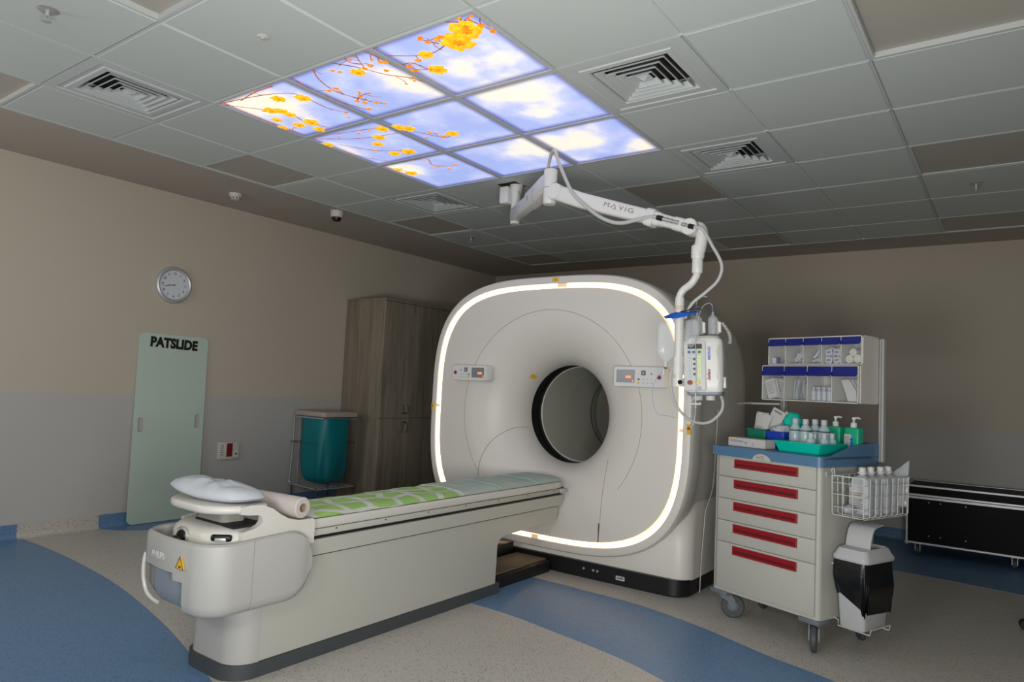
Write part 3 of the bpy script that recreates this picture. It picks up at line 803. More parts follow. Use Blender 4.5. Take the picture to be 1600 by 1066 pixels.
def ctrl_panel(y0, y1, z0, z1, mir, lab):
    t = thing_part = None
    xf_ = 1.975
    bm = NB(); ol = rrect(y0, y1, z0, z1, .016, 4)
    loft(bm, [[(x, a+(.5*(y0+y1)-a)*i, b_+(.5*(z0+z1)-b_)*i) for a, b_ in ol] for x, i in ((xf_, .02), (xf_+.004, 0), (XR+.03, -.03))])
    hs = obj('control_panel', bm, M_cpanel, gan); tag(hs, lab)

    def yy(f): return y0+(y1-y0)*(f if mir else 1-f)   # f measured from the screen end
    def zz(f): return z0+(z1-z0)*f
    w = y1-y0
    bm = NB(); box(bm, xf_-.001, xf_+.002, min(yy(.06), yy(.42)), max(yy(.06), yy(.42)), zz(.2), zz(.84), .0008, 1); obj('display', bm, M_display, hs)
    cx = (yy(.06)+yy(.42))/2
    text('digits', '1000', .021, M_orange_led, hs, frame((xf_-.0016, cx-.018, zz(.48)), (0, -1, 0), (0, 0, 1)), .0004)
    text('digits', '0', .014, M_orange_led, hs, frame((xf_-.0016, cx-.05, zz(.29)), (0, -1, 0), (0, 0, 1)), .0004)
    bm = NB(); b0 = rrect(yy(.59)-.014, yy(.59)+.014, zz(.70)-.015, zz(.70)+.015, .006, 3); prism(bm, b0, xf_-.004, xf_+.001, 'x'); obj('jog_key', bm, M_inkgrey, hs)
    bm = NB(); b0 = rrect(yy(.59)-.005, yy(.59)+.005, zz(.70)-.007, zz(.70)+.007, .003, 3); prism(bm, b0, xf_-.0055, xf_-.003, 'x'); obj('key_mark', bm, M_bore, hs)
    bm = NB(); lathe(bm, [(0, -.012), (.011, -.011), (.012, -.006), (.009, 0), (.011, .001)], (xf_, yy(.89), zz(.5)), X_, 16); obj('emergency_button', bm, M_red, hs)
    bm = NB(); lathe(bm, [(.014, .0), (.017, -.002), (.019, 0)], (xf_, yy(.89), zz(.5)), X_, 20); obj('button_collar', bm, M_inkwhite, hs)
    for f, g, m_ in ((.5, .38, M_inkgrey), (.5, .2, M_yellow), (.59, .38, M_bore), (.59, .2, M_bore), (.67, .38, M_bore), (.67, .2, M_bore), (.75, .38, M_bore), (.75, .2, M_bore), (.74, .66, M_inkgrey)):
        bm = NB(); k = .0058 if f == .5 else .0042; prism(bm, rrect(yy(f)-k, yy(f)+k, zz(g)-k, zz(g)+k, .002, 2), xf_-.0022, xf_+.001, 'x'); obj('key', bm, m_, hs)


ctrl_panel(1.395, 1.715, 1.238, 1.350, True, 'left control panel, its screen on the right end')
ctrl_panel(.02, .37, 1.240, 1.365, False, 'right control panel, its screen on the left end')

# foot-switch box between couch and gantry
t = thing('pedal_box', 'low dark box with brownish lid on the floor between couch and gantry', 'foot switch box', (1.7, .95, 0))
bm = NB(); box(bm, 1.42, 2.0, .80, 1.08, .0, .075, .006); obj('housing', bm, M_black, t)
bm = NB(); box(bm, 1.44, 1.98, .82, 1.06, .075, .088, .004); obj('lid', bm, M_step, t)
t = thing('cable_box', 'black connection box with round sockets under the gantry rim', 'connector', (1.86, 1.09, 0))
bm = NB(); box(bm, 1.80, 2.0, 1.10, 1.3, 0, .15, .006); obj('housing', bm, M_black, t)
bm = NB()
for y in (1.15, 1.21): lathe(bm, [(0, -.008), (.016, -.006), (.018, 0), (0, .0)], (1.80, y, .115), X_, 14)
obj('socket', bm, M_plinth, t)

# ================================================================== COUCH
cou = thing('patient_couch', 'long cream patient couch running into the scanner bore', 'couch', (.5, .94, 0))
YC = .94


def couch_outline(x0, x1, hw, rn, rf=.012):
    """plan outline, rounded near end"""
    out = []
    for k in range(9):
        t = PI/2+PI/2*k/8; out.append((x0+rn+rn*math.cos(t), YC+hw-rn+rn*math.sin(t)))
    for k in range(9):
        t = PI+PI/2*k/8; out.append((x0+rn+rn*math.cos(t), YC-hw+rn+rn*math.sin(t)))
    out += [(x1-rf, YC-hw), (x1, YC-hw+rf), (x1, YC+hw-rf), (x1-rf, YC+hw)]
    return out


bm = NB(); prism(bm, couch_outline(-.345, 1.385, .192, .11), 0, .058); obj('plinth', bm, M_plinth, cou)
# side panels / pedestal with the arch that carries the overhanging beam
out = [(-.22, .06), (1.34, .06), (1.345, .20)]
out += [(1.345+.06-.06*math.cos(k/6*PI/2), .26+.06*math.sin(k/6*PI/2)+.0) for k in range(7)]
out += [(1.42, .325), (1.60, .331), (1.93, .345), (1.975, .355), (1.99, .38), (1.995, .433), (-.22, .433)]
bm = NB(); prism(bm, out, YC-.185, YC+.185, 'y'); bevel_all(bm, .006, 2, 50); obj('side_panel', bm, M_cream, cou)
bm = NB(); loft(bm, [[(x, y, z) for x, y in couch_outline(-.33, -.219, .185, .10, .001)] for z in (.058, .43)]); obj('end_cover', bm, M_bump, cou)
bm = NB(); box(bm, 1.70, 1.712, YC-.1875, YC-.183, .375, .39); obj('screw', bm, M_chrome, cou)
# black joint, rail, black slot, fixed frame, joint, moving top
bm = NB(); box(bm, -.2, 1.98, YC-.178, YC+.178, .43, .442); obj('lower_slot', bm, M_dark, cou)
bm = NB(); r0 = [(-.2, .440), (1.99, .440), (2.03, .452), (2.045, .475), (2.045, .506), (-.2, .506)]
prism(bm, r0, YC-.196, YC+.196, 'y'); bevel_all(bm, .009, 3, 50); obj('lower_rail', bm, M_cream, cou)
bm = NB(); box(bm, -.2, 2.03, YC-.180, YC+.180, .505, .520); obj('upper_slot', bm, M_dark, cou)
bm = NB(); box(bm, -.1, 2.05, YC-.190, YC+.190, .519, .549, .005); rl = obj('upper_rail', bm, M_cream, cou)
for k in range(7):
    bm = NB(); lathe(bm, [(0, -.002), (.0035, -.002), (.0035, .001)], (.13+k*.3, YC-.190, .540), (0, 1, 0), 8); obj('rail_screw', bm, M_dark, rl)
bm = NB(); box(bm, -.1, 2.06, YC-.183, YC+.183, .548, .554); obj('table_joint', bm, M_dark, cou)
prof = [(-.193, .553), (-.198, .562), (-.198, .583), (-.190, .592), (-.176, .592), (-.15, .580), (0, .572), (.15, .580), (.176, .592), (.190, .592), (.198, .583), (.198, .562), (.193, .553)]
bm = NB(); rows = []
for x, s, dz in ((-.08, 1, 0), (1.6, 1, 0), (1.98, 1, 0), (2.02, .97, 0), (2.038, .9, .004), (2.045, .75, .008)):
    rows.append([(x, YC+a*s, b_+(dz if b_ < .57 else -dz*.3)) for a, b_ in prof])
loft(bm, rows); obj('table_top', bm, M_white, cou)
bm = NB(); box(bm, 1.995, 2.05, YC-.205, YC-.19, .523, .548, .002); cyl(bm, (2.055, YC-.203, .535), (2.07, YC-.203, .535), .011, n=12); obj('end_latch', bm, M_alu, cou)

# head end: body, wall, handle loop
bm = NB()
rows = []
for z, ins in ((.36, .0), (.560, 0), (.578, .005), (.592, .017), (.600, .034), (.603, .06)):
    rows.append([(x, y, z) for x, y in couch_outline(-.455+ins, -.02, .205-ins, .13-ins*.5, .012)])
loft(bm, rows); hb = obj('head_cover', bm, M_white, cou)
side = spline([(-.02, .50, 0), (-.30, .50, 0)], 1)
prf = [(-.015, .503), (-.36, .503), (-.36, .590), (-.31, .598), (-.285, .608), (-.272, .624), (-.276, .640), (-.295, .650), (-.34, .654), (-.37, .660), (-.37, .688), (-.33, .692), (-.28, .688), (-.23, .670), (-.19, .642), (-.15, .620), (-.10, .607), (-.03, .606), (-.015, .60)]
for s, nm in ((-1, 'side_cheek'), (1, 'side_cheek')):
    bm = NB(); y0 = YC+s*.222; prism(bm, prf, y0, y0-s*.03, 'y'); bevel_all(bm, .006, 2, 40); obj(nm, bm, M_white, cou)
# flat padded loop
bm = NB(); ol = couch_outline(-.475, -.24, .222, .15, .02); c0 = V((-.36, YC))
rows = []
for z, f in ((.658, .90), (.661, .955), (.668, .99), (.676, 1), (.685, .985), (.690, .955), (.692, .90)):
    rows.append([(c0.x+(x-c0.x)*f, c0.y+(y-c0.y)*f, z) for x, y in ol])
loft(bm, rows); obj('handle_loop', bm, M_white, cou)
bm = NB(); loft(bm, [[(x, y, z) for x, y in rrect(-.37, -.26, YC-.10, YC+.10, .03)] for z in (.595, .660)]); obj('tray_support', bm, M_seam, cou)
bm = NB(); box(bm, -.38, -.24, YC-.19, YC+.08, .601, .610); obj('dark_insert', bm, M_dark, cou)
# knobs on head cover
bm = NB(); lathe(bm, [(0, .0), (.026, -.0), (.03, -.006), (.032, -.002), (.033, .003)], (-.458, .975, .556), X_, 22, sx=1.3); obj('knob_recess', bm, M_bump, cou)
bm = NB(); lathe(bm, [(0, -.010), (.022, -.009), (.026, -.003), (.024, .0)], (-.458, .972, .552), X_, 20, sx=1.3); obj('knob', bm, M_black, cou)
bm = NB(); box(bm, -.482, -.462, .955, 1.0, .538, .554, .004); obj('lever', bm, M_black, cou)
bm = NB(); box(bm, -.04, .04, -.012, .012, -.012, .014, .010, 3, mtx=Matrix.Translation((-.412, .774, .568)) @ Matrix.Rotation(-.9, 4, 'Z')); obj('release_catch', bm, M_black, cou)
bm = NB(); box(bm, -.022, .022, -.016, .010, -.010, .006, .005, 2, mtx=Matrix.Translation((-.412, .774, .566)) @ Matrix.Rotation(-.9, 4, 'Z')); obj('catch_plate', bm, M_alu, cou)


# U-shaped bumper (plan path with outward normals)
def upath(x0, x1, hw, r, y_from=None):
    P_, N_ = [], []
    for k in range(14): P_.append((x1+(x0+r-x1)*k/13, YC+hw)); N_.append((0, 1))
    for k in range(1, 13):
        t = PI/2+PI/2*k/12; P_.append((x0+r+r*math.cos(t), YC+hw-r+r*math.sin(t))); N_.append((math.cos(t), math.sin(t)))
    for k in range(1, 60): P_.append((x0-.012*math.sin(PI*k/60), YC+hw-r-(2*hw-2*r)*k/60)); N_.append((-1, 0))
    for k in range(0, 13):
        t = PI+PI/2*k/12; P_.append((x0+r+r*math.cos(t), YC-hw+r+r*math.sin(t))); N_.append((math.cos(t), math.sin(t)))
    for k in range(1, 14): P_.append((x0+r+(x1-x0-r)*k/13, YC-hw)); N_.append((0, -1))
    return P_, N_


PP, NN = upath(-.525, -.05, .262, .12)
bm = NB(); rows = []
L = len(PP)
for idx, (p, n) in enumerate(zip(PP, NN)):
    top = .558+.014*max(0, (p[0]+.40)/.35)
    lowp = p[1] < .825      # only the right part hangs low
    bot = .285 if p[1] < .825 else (.41 if p[1] < .885 else .437)
    if p[1] > .88 and p[0] > -.3: bot = .30
    # round off the free ends
    e = max(0, (p[0]+.16)/.11); e = min(1, e); sh = 1-math.sqrt(max(0, 1-e*e)); hh = (top-bot)/2
    t2 = top-sh*.10; b2 = bot+sh*.10
    r_ = min(.05, (t2-b2)*.35)
    pr = [(-.035, t2-.008), (-.028, t2), (-.014, t2+.003), (-.003, t2-.004), (0, t2-.016), (0, b2+r_), (-.006, b2+r_*.5), (-.02, b2+r_*.15), (-.04, b2), (-.055, b2), (-.03, b2+r_), (-.035, t2-.03)]
    if not lowp and p[0] < -.3: pr = [(-.035, t2-.008), (-.028, t2), (-.014, t2+.003), (-.003, t2-.004), (0, t2-.016), (0, b2+.014), (0, b2+.006), (0, b2+.002), (-.003, b2), (-.03, b2), (-.035, b2+.01), (-.035, t2-.03)]
    rows.append([(p[0]+n[0]*a, p[1]+n[1]*a, z) for a, z in pr])
loft(bm, rows); bp = obj('end_bumper', bm, M_bump, cou)
bm = NB(); tube(bm, [(-.33+.0, YC-.2625, z) for z in (.563, .5, .4, .33)]+[(-.33, YC-.25, .297)], .0012, 5); obj('bumper_seam', bm, M_seam, cou)
# recessed storage panel behind the opening, rounded bottom
bm = NB(); rows = []
for z, ins in ((.285, .05), (.295, .022), (.32, .006), (.36, 0), (.50, 0)):
    rows.append([(x, y, z) for x, y in rrect(-.50+ins, -.30, .80, 1.115-ins, .045, 4)])
loft(bm, rows); obj('recess_panel', bm, M_bluegrey, cou)
bm = NB(); loft(bm, [[(x, y, z) for x, y in rrect(-.49+i, -.36, 1.05, 1.16-i, .03, 3)] for z, i in ((.30, .04), (.315, .015), (.35, 0), (.47, 0))]); obj('inner_wall', bm, M_seam, cou)
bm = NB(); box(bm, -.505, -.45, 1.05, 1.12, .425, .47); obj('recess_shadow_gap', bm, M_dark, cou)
bm = NB(); tube(bm, spline([(-.512, 1.135, .47), (-.515, 1.14, .43), (-.512, 1.14, .37), (-.505, 1.125, .32), (-.50, 1.09, .297), (-.495, 1.05, .287)], 5), .0075, 8); obj('pull_strap', bm, M_white, cou)
text('bumper_logo', 'PHILIPS', .035, M_inkwhite, cou, frame((-.5368, .995, .487), (0, -1, 0), (0, 0, 1)), .0006, sx=.85)
tri = [(.834+.03*math.cos(a), .478+.03*math.sin(a)) for a in (PI/2, PI/2+2*PI/3, PI/2+4*PI/3)]
bm = NB(); prism(bm, tri, -.5375, -.531, 'x'); ws = obj('warning_triangle', bm, M_yellow, cou)
bm = NB(); tube(bm, [(-.538, a, b_) for a, b_ in tri], .0016, 4, closed=True); box(bm, -.5385, -.537, .827, .841, .468, .474); obj('triangle_mark', bm, M_inkdark, ws)

# ---- bedding
def sheet(name, x0, x1, m, lab, cat, hang=.03, amp=.006, sd=0, zb=.62, hw0=.183):
    bm = NB(); nx, ny = int((x1-x0)*60), 26; R_ = []
    for i in range(nx+1):
        x = x0+(x1-x0)*i/nx; row = []
        for j in range(ny+1):
            s = -1+2*j/ny; w = hw0; y = YC+s*w
            z = zb-.018*abs(s)**6-.006*s*s
            z += amp*noise.noise(V((x*5+sd, y*9, sd)))+amp*.5*noise.noise(V((x*16, y*16, sd)))
            y += .004*noise.noise(V((x*7, s*2, sd+4)))
            row.append((x, y, z))
        R_.append(row)
    T_ = [[bm.verts.new(p) for p in r] for r in R_]
    B_ = [[bm.verts.new((p[0], YC+(p[1]-YC)*.985, .585 if abs(-1+2*j/ny) < .9 else .594)) for j, p in enumerate(r)] for r in R_]
    for i in range(nx):
        for j in range(ny):
            bm.faces.new((T_[i][j], T_[i+1][j], T_[i+1][j+1], T_[i][j+1])); bm.faces.new((B_[i][j], B_[i][j+1], B_[i+1][j+1], B_[i+1][j]))
        bm.faces.new((T_[i][0], B_[i][0], B_[i+1][0], T_[i+1][0])); bm.faces.new((T_[i][ny], T_[i+1][ny], B_[i+1][ny], B_[i][ny]))
    for i in (0, nx):
        for j in range(ny): bm.faces.new((T_[i][j], T_[i][j+1], B_[i][j+1], B_[i][j]))
    return tag(obj(name, bm, m, ang=60, loc=((x0+x1)/2, YC, .59)), lab, cat)


sheet('printed_sheet', .0, 1.02, M_sheet, 'white sheet with green leaf print covering the near half of the couch', 'bed sheet', sd=2)
pd = sheet('couch_pad', 1.022, 2.04, M_pad, 'pale mint disposable pad on the far half of the couch', 'bed pad', sd=9, zb=.624)
for x in (1.36, 1.74):
    bm = NB(); tube(bm, [(x+.012*math.sin(s*4), YC+s*.184, .624-.018*abs(s)**6-.006*s*s+.003) for s in [-1+2*k/20 for k in range(21)]], .004, 6, flat=.5); obj('pad_band', bm, M_padblue, pd)

# pillow
bm = NB()
NA, NRr = 72, 14
top, bot = [], []
for i in range(NRr+1):
    rho = i/NRr; ra, rb = [], []
    for k in range(NA):
        q = 2*PI*k/NA; c_, s_ = math.cos(q), math.sin(q); e_ = 2/3.0
        ex, ey = math.copysign(abs(c_)**e_, c_), math.copysign(abs(s_)**e_, s_)
        x = -.345+.098*ex*rho-.03*ey*rho*0; y = YC-.004+.222*ey*rho; x += -.025*(y-YC)/.2
        th = max(0, 1-rho**2.4)**.62; v = ey*rho
        zm = .716+.018*max(0, v)+.010*max(0, v)**3
        wr = .010*noise.noise(V((x*14, y*14, 3)))+.006*noise.noise(V((x*34, y*22, 2)))
        ra.append(bm.verts.new((x, y, max(.694, zm+.050*th+wr*th)))); rb.append(bm.verts.new((x, y, max(.6925, zm-.028*th))) if i < NRr else ra[-1])
    top.append(ra); bot.append(rb)
for g in (top, bot):
    for A_, B_ in zip(g, g[1:]):
        for k in range(NA): bm.faces.new((A_[k], A_[(k+1) % NA], B_[(k+1) % NA], B_[k]))
bmesh.ops.remove_doubles(bm, verts=bm.verts, dist=.0004)
tag(obj('pillow', bm, M_pillow, ang=80, loc=(-.36, YC, .693)), 'small white pillow lying on the loop at the near end of the couch', 'pillow')
# paper roll
a, b_ = V((-.085, .715, .656)), V((-.16, 1.185, .662)); d = (b_-a).normalized(); Lr = (b_-a).length
t = thing('paper_roll', 'roll of pinkish white couch paper lying across the couch behind the pillow', 'paper roll', tuple((a+b_)/2-V((0, 0, .044))))
bm = NB(); lathe(bm, [(.019, .0), (.040, 0), (.0435, .004), (.044, Lr*.5), (.0435, Lr-.004), (.040, Lr), (.019, Lr)], a, d, 40); obj('paper', bm, M_roll, t)
bm = NB(); lathe(bm, [(.0165, .002), (.0192, .001), (.0192, Lr), (.0165, Lr), (.0165, .002)], a, d, 28); obj('cardboard_core', bm, M_core, t)
bm = NB(); loft(bm, [[tuple(a+d*s*Lr+V((-.046, 0, -.01-.03*k))+V((.006*math.sin(s*9+k), 0, 0))) for s in (.3, .5, .7, .9, 1.0)] for k in (-1.2, -.5, .2)], closed=False, cap=False); obj('loose_end', bm, M_roll, t)

# ================================================================== LEFT WALL THINGS
CK = V((.955, WY, 1.905))
t = thing('wall_clock', 'round wall clock with silver rim and white dial high on the left wall', 'clock', (CK.x, WY, CK.z))
bm = NB(); lathe(bm, [(0, 0), (.150, 0), (.150, .012), (.144, .026), (.132, .032), (.122, .026), (.119, .016), (0, .016)], CK, (0, -1, 0), 56); rimc = obj('rim', bm, M_alu, t)
bm = NB(); lathe(bm, [(0, .017), (.118, .017), (.118, .0172)], CK, (0, -1, 0), 48); obj('dial', bm, mat('dial', rgb(205, 208, 214), .5), t)
for h in range(1, 13):
    a = PI/2-h*PI/6; text('numeral', str(h), .027, M_inkdark, t, frame(CK+V((.093*math.cos(a), -.0176, .093*math.sin(a))), (1, 0, 0), (0, 0, 1)), .0004)
for ang_, L, w in ((PI/2-(8+43/60)*PI/6, .055, .005), (PI/2-43*PI/30, .08, .0035)):
    bm = NB(); box(bm, -.012, L, -.0008, .0008, -w/2, w/2, mtx=Matrix.Translation(CK+V((0, -.0195, 0))) @ Matrix.Rotation(-ang_, 4, 'Y')); obj('hand', bm, M_black, t)
bm = NB(); lathe(bm, [(0, .022), (.006, .021), (.006, .017)], CK, (0, -1, 0), 12); obj('hub', bm, M_black, t)
bm = NB(); lathe(bm, [(0, .028), (.08, .027), (.12, .024)], CK, (0, -1, 0), 40); obj('glass', bm, mat('clock_glass', (1, 1, 1, 1), .03, alpha=.06), t)

# transfer board, leaning slightly
t = thing('transfer_board', 'tall pale green PATSLIDE transfer board leaning on the left wall', 'transfer board', (1.0, 3.83, 0))
x0, x1, hh = .715, 1.292, 1.50
hol = [(.790, .80), (1.215, .80)]
bm = NB()
nx, nz = 24, 40


def bump_x(x): return 0


ol = [(-(x1-x0)/2+p, q) for p, q in []]
pts = rrect(x0, x1, .006, hh, .045, 6)
prism(bm, pts, 3.838, 3.845, 'y')
lean = Matrix.Translation((0, 3.80, 0)) @ Matrix.Rotation(-.026, 4, 'X') @ Matrix.Translation((0, -3.80, 0))
bm.transform(lean)
bd = obj('board', bm, M_mint, t)
for hx, hz in ((.768, .775), (1.232, .80)):
    bm = NB(); prism(bm, rrect(hx-.018, hx+.018, hz-.055, hz+.055, .012, 4), 3.8365, 3.839, 'y'); bm.transform(lean); obj('hand_slot', bm, M_seam, t)
    bm = NB(); prism(bm, rrect(hx-.010, hx+.018, hz-.05, hz+.05, .010, 4), 3.8355, 3.838, 'y'); bm.transform(lean); obj('slot_opening', bm, M_wain, t)
text('board_lettering', 'PATSLIDE', .105, M_black, t, lean @ frame((1.0, 3.8372, 1.425), (1, 0, -.03), (.03, 0, 1)), .0060, sx=.87, space=1.02)
bm = NB(); lathe(bm, [(0, -.001), (.006, -.001), (.006, .001)], lean @ V((1.0, 3.8375, 1.355)), (0, 1, 0), 10); lathe(bm, [(0, -.001), (.004, -.001), (.004, .001)], lean @ V((1.045, 3.8375, 1.19)), (0, 1, 0), 8); obj('rivet', bm, M_alu, t)

# socket box on wall
t = thing('wall_socket_panel', 'small white wall socket panel with a dark red field, right of the green board', 'socket panel', (1.55, WY, .53))
bm = NB(); box(bm, 1.455, 1.655, WY-.022, WY, .462, .612, .006); obj('plate', bm, M_white, t)
bm = NB(); box(bm, 1.53, 1.585, WY-.0235, WY-.02, .485, .60); obj('red_field', bm, mat('dark_red', rgb(120, 18, 24), .5), t)
bm = NB(); box(bm, 1.605, 1.64, WY-.0235, WY-.02, .48, .535, .001, 1); obj('switch', bm, M_inkwhite, t)
bm = NB(); box(bm, 1.613, 1.632, WY-.0245, WY-.023, .50, .515); obj('switch_key', bm, M_dark, t)
bm = NB()
for k in range(5): box(bm, 1.475, 1.50, WY-.0228, WY-.021, .50+k*.02, .506+k*.02)
for k in range(3): box(bm, 1.51+k*.04, 1.52+k*.04, WY-.0228, WY-.021, .603, .607)
obj('plate_marks', bm, M_inkgrey, t)

# laundry hamper
t = thing('laundry_hamper', 'chrome frame hamper with teal bag and grey lid beside the cabinet', 'laundry hamper', (2.4, 3.62, 0))
hx0, hx1, hy0, hy1, hz = 2.19, 2.61, 3.41, 3.855, .895
bm = NB(); vs = loft(bm, [[(x, y, z) for x, y in rrect(hx0+i, hx1-i, hy0+i, hy1-i, .03, 4)] for z, i in ((hz-.045, .004), (hz-.035, 0), (hz-.008, 0), (hz, .008))]); obj('lid', bm, M_lid, t)
bm = NB()
for x in (hx0+.01, hx1-.01):
    sgn = -1 if x < 2.4 else 1
    tube(bm, spline([(x, hy1-.01, hz-.06), (x, hy1-.01, .5), (x+sgn*.015, hy1-.01, .26), (x+sgn*.015, hy1-.02, .22), (x+sgn*.01, hy1-.06, .205), (x+sgn*.01, hy0+.03, .19)], 5), .0085, 10)
    tube(bm, [(x+sgn*.012, hy1-.12, .205), (x+sgn*.004, hy1-.1, .5), (x, hy1-.09, hz-.06)], .0035, 8)
tube(bm, [(hx0+.01, hy0+.01, hz-.06), (hx1-.01, hy0+.01, hz-.06), (hx1-.01, hy1-.01, hz-.06), (hx0+.01, hy1-.01, hz-.06)], .008, 8, closed=True)
fr = obj('frame', bm, M_chrome, t)
bm = NB(); tube(bm, [(hx0-.01, hy0+.05, .60), (hx0-.02, hy1-.01, .60), (hx1+.02, hy1-.01, .60), (hx1+.01, hy0+.05, .60)], .003, 6); obj('tie_wire', bm, M_plinth, t)
bm = NB()
for k in range(9): tube(bm, [(hx0+k*.05, hy0+.03, .195), (hx0+k*.05, hy1-.03, .21)], .003, 6)
tube(bm, [(hx0-.005, hy0+.03, .19), (hx1+.005, hy0+.03, .19)], .006, 8); tube(bm, [(hx0-.005, hy1-.04, .205), (hx1+.005, hy1-.04, .205)], .006, 8); obj('wire_shelf', bm, M_chrome, t)
for x in (hx0-.005, hx1+.005):
    for y in (hy0+.04, hy1-.05):
        bm = NB(); lathe(bm, [(.0, -.012), (.026, -.012), (.03, 0), (.026, .012), (0, .012)], (x, y, .030), X_, 16); obj('caster', bm, M_plinth, t)
        bm = NB(); cyl(bm, (x, y, .045), (x, y, .20), .009, n=10); obj('caster_stem', bm, M_plinth, t)
bm = NB(); rows = []
nseg = 64
for z, w, dpt in ((hz-.05, .187, .195), (.80, .187, .195), (.65, .184, .19), (.5, .178, .182), (.38, .174, .174), (.29, .165, .16), (.245, .135, .13), (.222, .07, .08), (.216, .01, .01)):
    rw = []
    for k in range(nseg):
        a = 2*PI*k/nseg; c, s = math.cos(a), math.sin(a)
        ex = 3.2; px = w*math.copysign(abs(c)**(2/ex), c); py = dpt*math.copysign(abs(s)**(2/ex), s)
        f = 1+(.07*math.sin(7*a+z*3)*max(0, (.88-z))*1.2+.09*noise.noise(V((c*2.2, s*2.2, z*3)))*min(1, (.9-z)*3))
        rw.append(((hx0+hx1)/2+px*f, (hy0+hy1)/2+py*f, z))
    rows.append(rw)
loft(bm, rows); obj('bag', bm, M_teal, t, ang=60)

# tall cabinet
cx0, cx1, cy0, cy1, cz = 2.78, 4.62, 3.32, WY-.005, 2.02
t = thing('tall_cabinet', 'tall grey-oak double cabinet against the left wall behind the scanner', 'cabinet', (3.4, 3.6, 0))
bm = NB(); box(bm, cx0, cx1, cy0+.02, cy1, .0, cz-.018, .001, 1); obj('body', bm, M_wood, t)
bm = NB(); box(bm, cx0-.004, cx1+.004, cy0-.004, cy1, cz-.018, cz+.004, .001, 1); obj('top_board', bm, M_wood, t)
nd = 4; dw = (cx1-cx0)/nd*1.0
xs = [cx0+.002, 3.118, 3.50, 3.94, cx1]
for k in range(4):
    for z0, z1, nm in ((.06, .838, 'lower'), (.846, cz-.022, 'upper')):
        bm = NB(); box(bm, xs[k]+.002, xs[k+1]-.002, cy0, cy0+.02, z0, z1, .0015, 1); dr = obj('door', bm, M_wood, t)
        hxp = xs[k+1]-.035 if k % 2 == 0 else xs[k]+.035
        zc = .93 if nm == 'upper' else .75
        bm = NB(); tube(bm, spline([(hxp, cy0, zc-.05), (hxp, cy0-.022, zc-.035), (hxp, cy0-.026, zc), (hxp, cy0-.022, zc+.035), (hxp, cy0, zc+.05)], 4), .004, 8); obj('handle', bm, M_plinth, dr)
        if k % 2 == 1:
            bm = NB(); lathe(bm, [(0, -.006), (.010, -.006), (.011, 0)], (xs[k]+.012, cy0, .80 if nm == 'lower' else .895), (0, 1, 0), 14); obj('lock', bm, M_black, dr)

# ================================================================== FLIGHT CASE
t = thing('flight_case', 'long low black flight case with aluminium edges on casters by the back wall', 'flight case', (4.85, -1.7, 0))
fx0, fx1, fy0, fy1, fz0, fz1 = 4.6, 5.08, -2.5, -.96, .10, .565
bm = NB(); box(bm, fx0+.003, fx1-.003, fy0+.003, fy1-.003, fz0+.003, fz1-.003, .004, 1); obj('body', bm, M_case, t)


def edge(pts, w=.012, m=M_alu, nm='edge_profile'):
    for (a, b_) in pts:
        bm = NB(); a, b_ = V(a), V(b_); lo = V((min(a[i], b_[i])-w for i in range(3))); hi = V((max(a[i], b_[i])+w for i in range(3)))
        lo = V((max(lo.x, fx0-.002), max(lo.y, fy0-.002), max(lo.z, fz0-.002))); hi = V((min(hi.x, fx1+.002), min(hi.y, fy1+.002), min(hi.z, fz1+.002)))
        box(bm, lo.x, hi.x, lo.y, hi.y, lo.z, hi.z, .002, 1); obj(nm, bm, m, t)


w = .014
c = [(fx0, fy0), (fx0, fy1), (fx1, fy1), (fx1, fy0)]
edge([((a[0], a[1], z), (b_[0], b_[1], z)) for a, b_ in zip(c, c[1:]+c[:1]) for z in (fz0, fz1)]+[((x, y, fz0), (x, y, fz1)) for x, y in c], w)
zl = fz1-.085
bm = NB(); box(bm, fx0-.004, fx0+.004, fy0, fy1, zl-.022, zl-.003, .001, 1); box(bm, fx0-.004, fx0+.004, fy0, fy1, zl+.001, zl+.016, .001, 1); obj('lid_profile', bm, M_alu, t)
for y in (fy1-.006, fy0+.006):
    for z in (fz0, fz1):
        bm = NB(); lathe(bm, [(0, -.02), (.015, -.014), (.02, 0), (.015, .014), (0, .02)], (fx0+.008, y, z), (0, 0, 1), 12); obj('ball_corner', bm, M_alu, t)
for y in (-1.79, -2.1):
    bm = NB(); box(bm, fx0-.006, fx0, y-.03, y+.03, zl-.05, zl+.03, .002, 1); obj('latch', bm, M_alu, t)
bm = NB()
for y in (-1.12, -1.2, -1.37, -1.75):
    for z in (fz0+.07, fz1-.13): lathe(bm, [(0, -.003), (.004, -.003), (.005, 0)], (fx0+.003, y, z), X_, 8)
obj('rivet', bm, M_alu, t)
for x in (fx0+.06, fx1-.08):
    for y in (-1.04, -1.68, -2.38):
        bm = NB(); box(bm, x-.03, x+.03, y-.03, y+.03, .092, .102); box(bm, x-.02, x+.03, y-.02, y-.014, .035, .094, .001, 1); box(bm, x-.02, x+.03, y+.014, y+.02, .035, .094, .001, 1); cp = obj('caster', bm, M_alu, t)
        bm = NB(); lathe(bm, [(0, -.012), (.036, -.012), (.04, -.006), (.04, .006), (.036, .012), (0, .012)], (x, y, .04), (0, 1, 0), 20); obj('wheel', bm, M_tyre, cp)

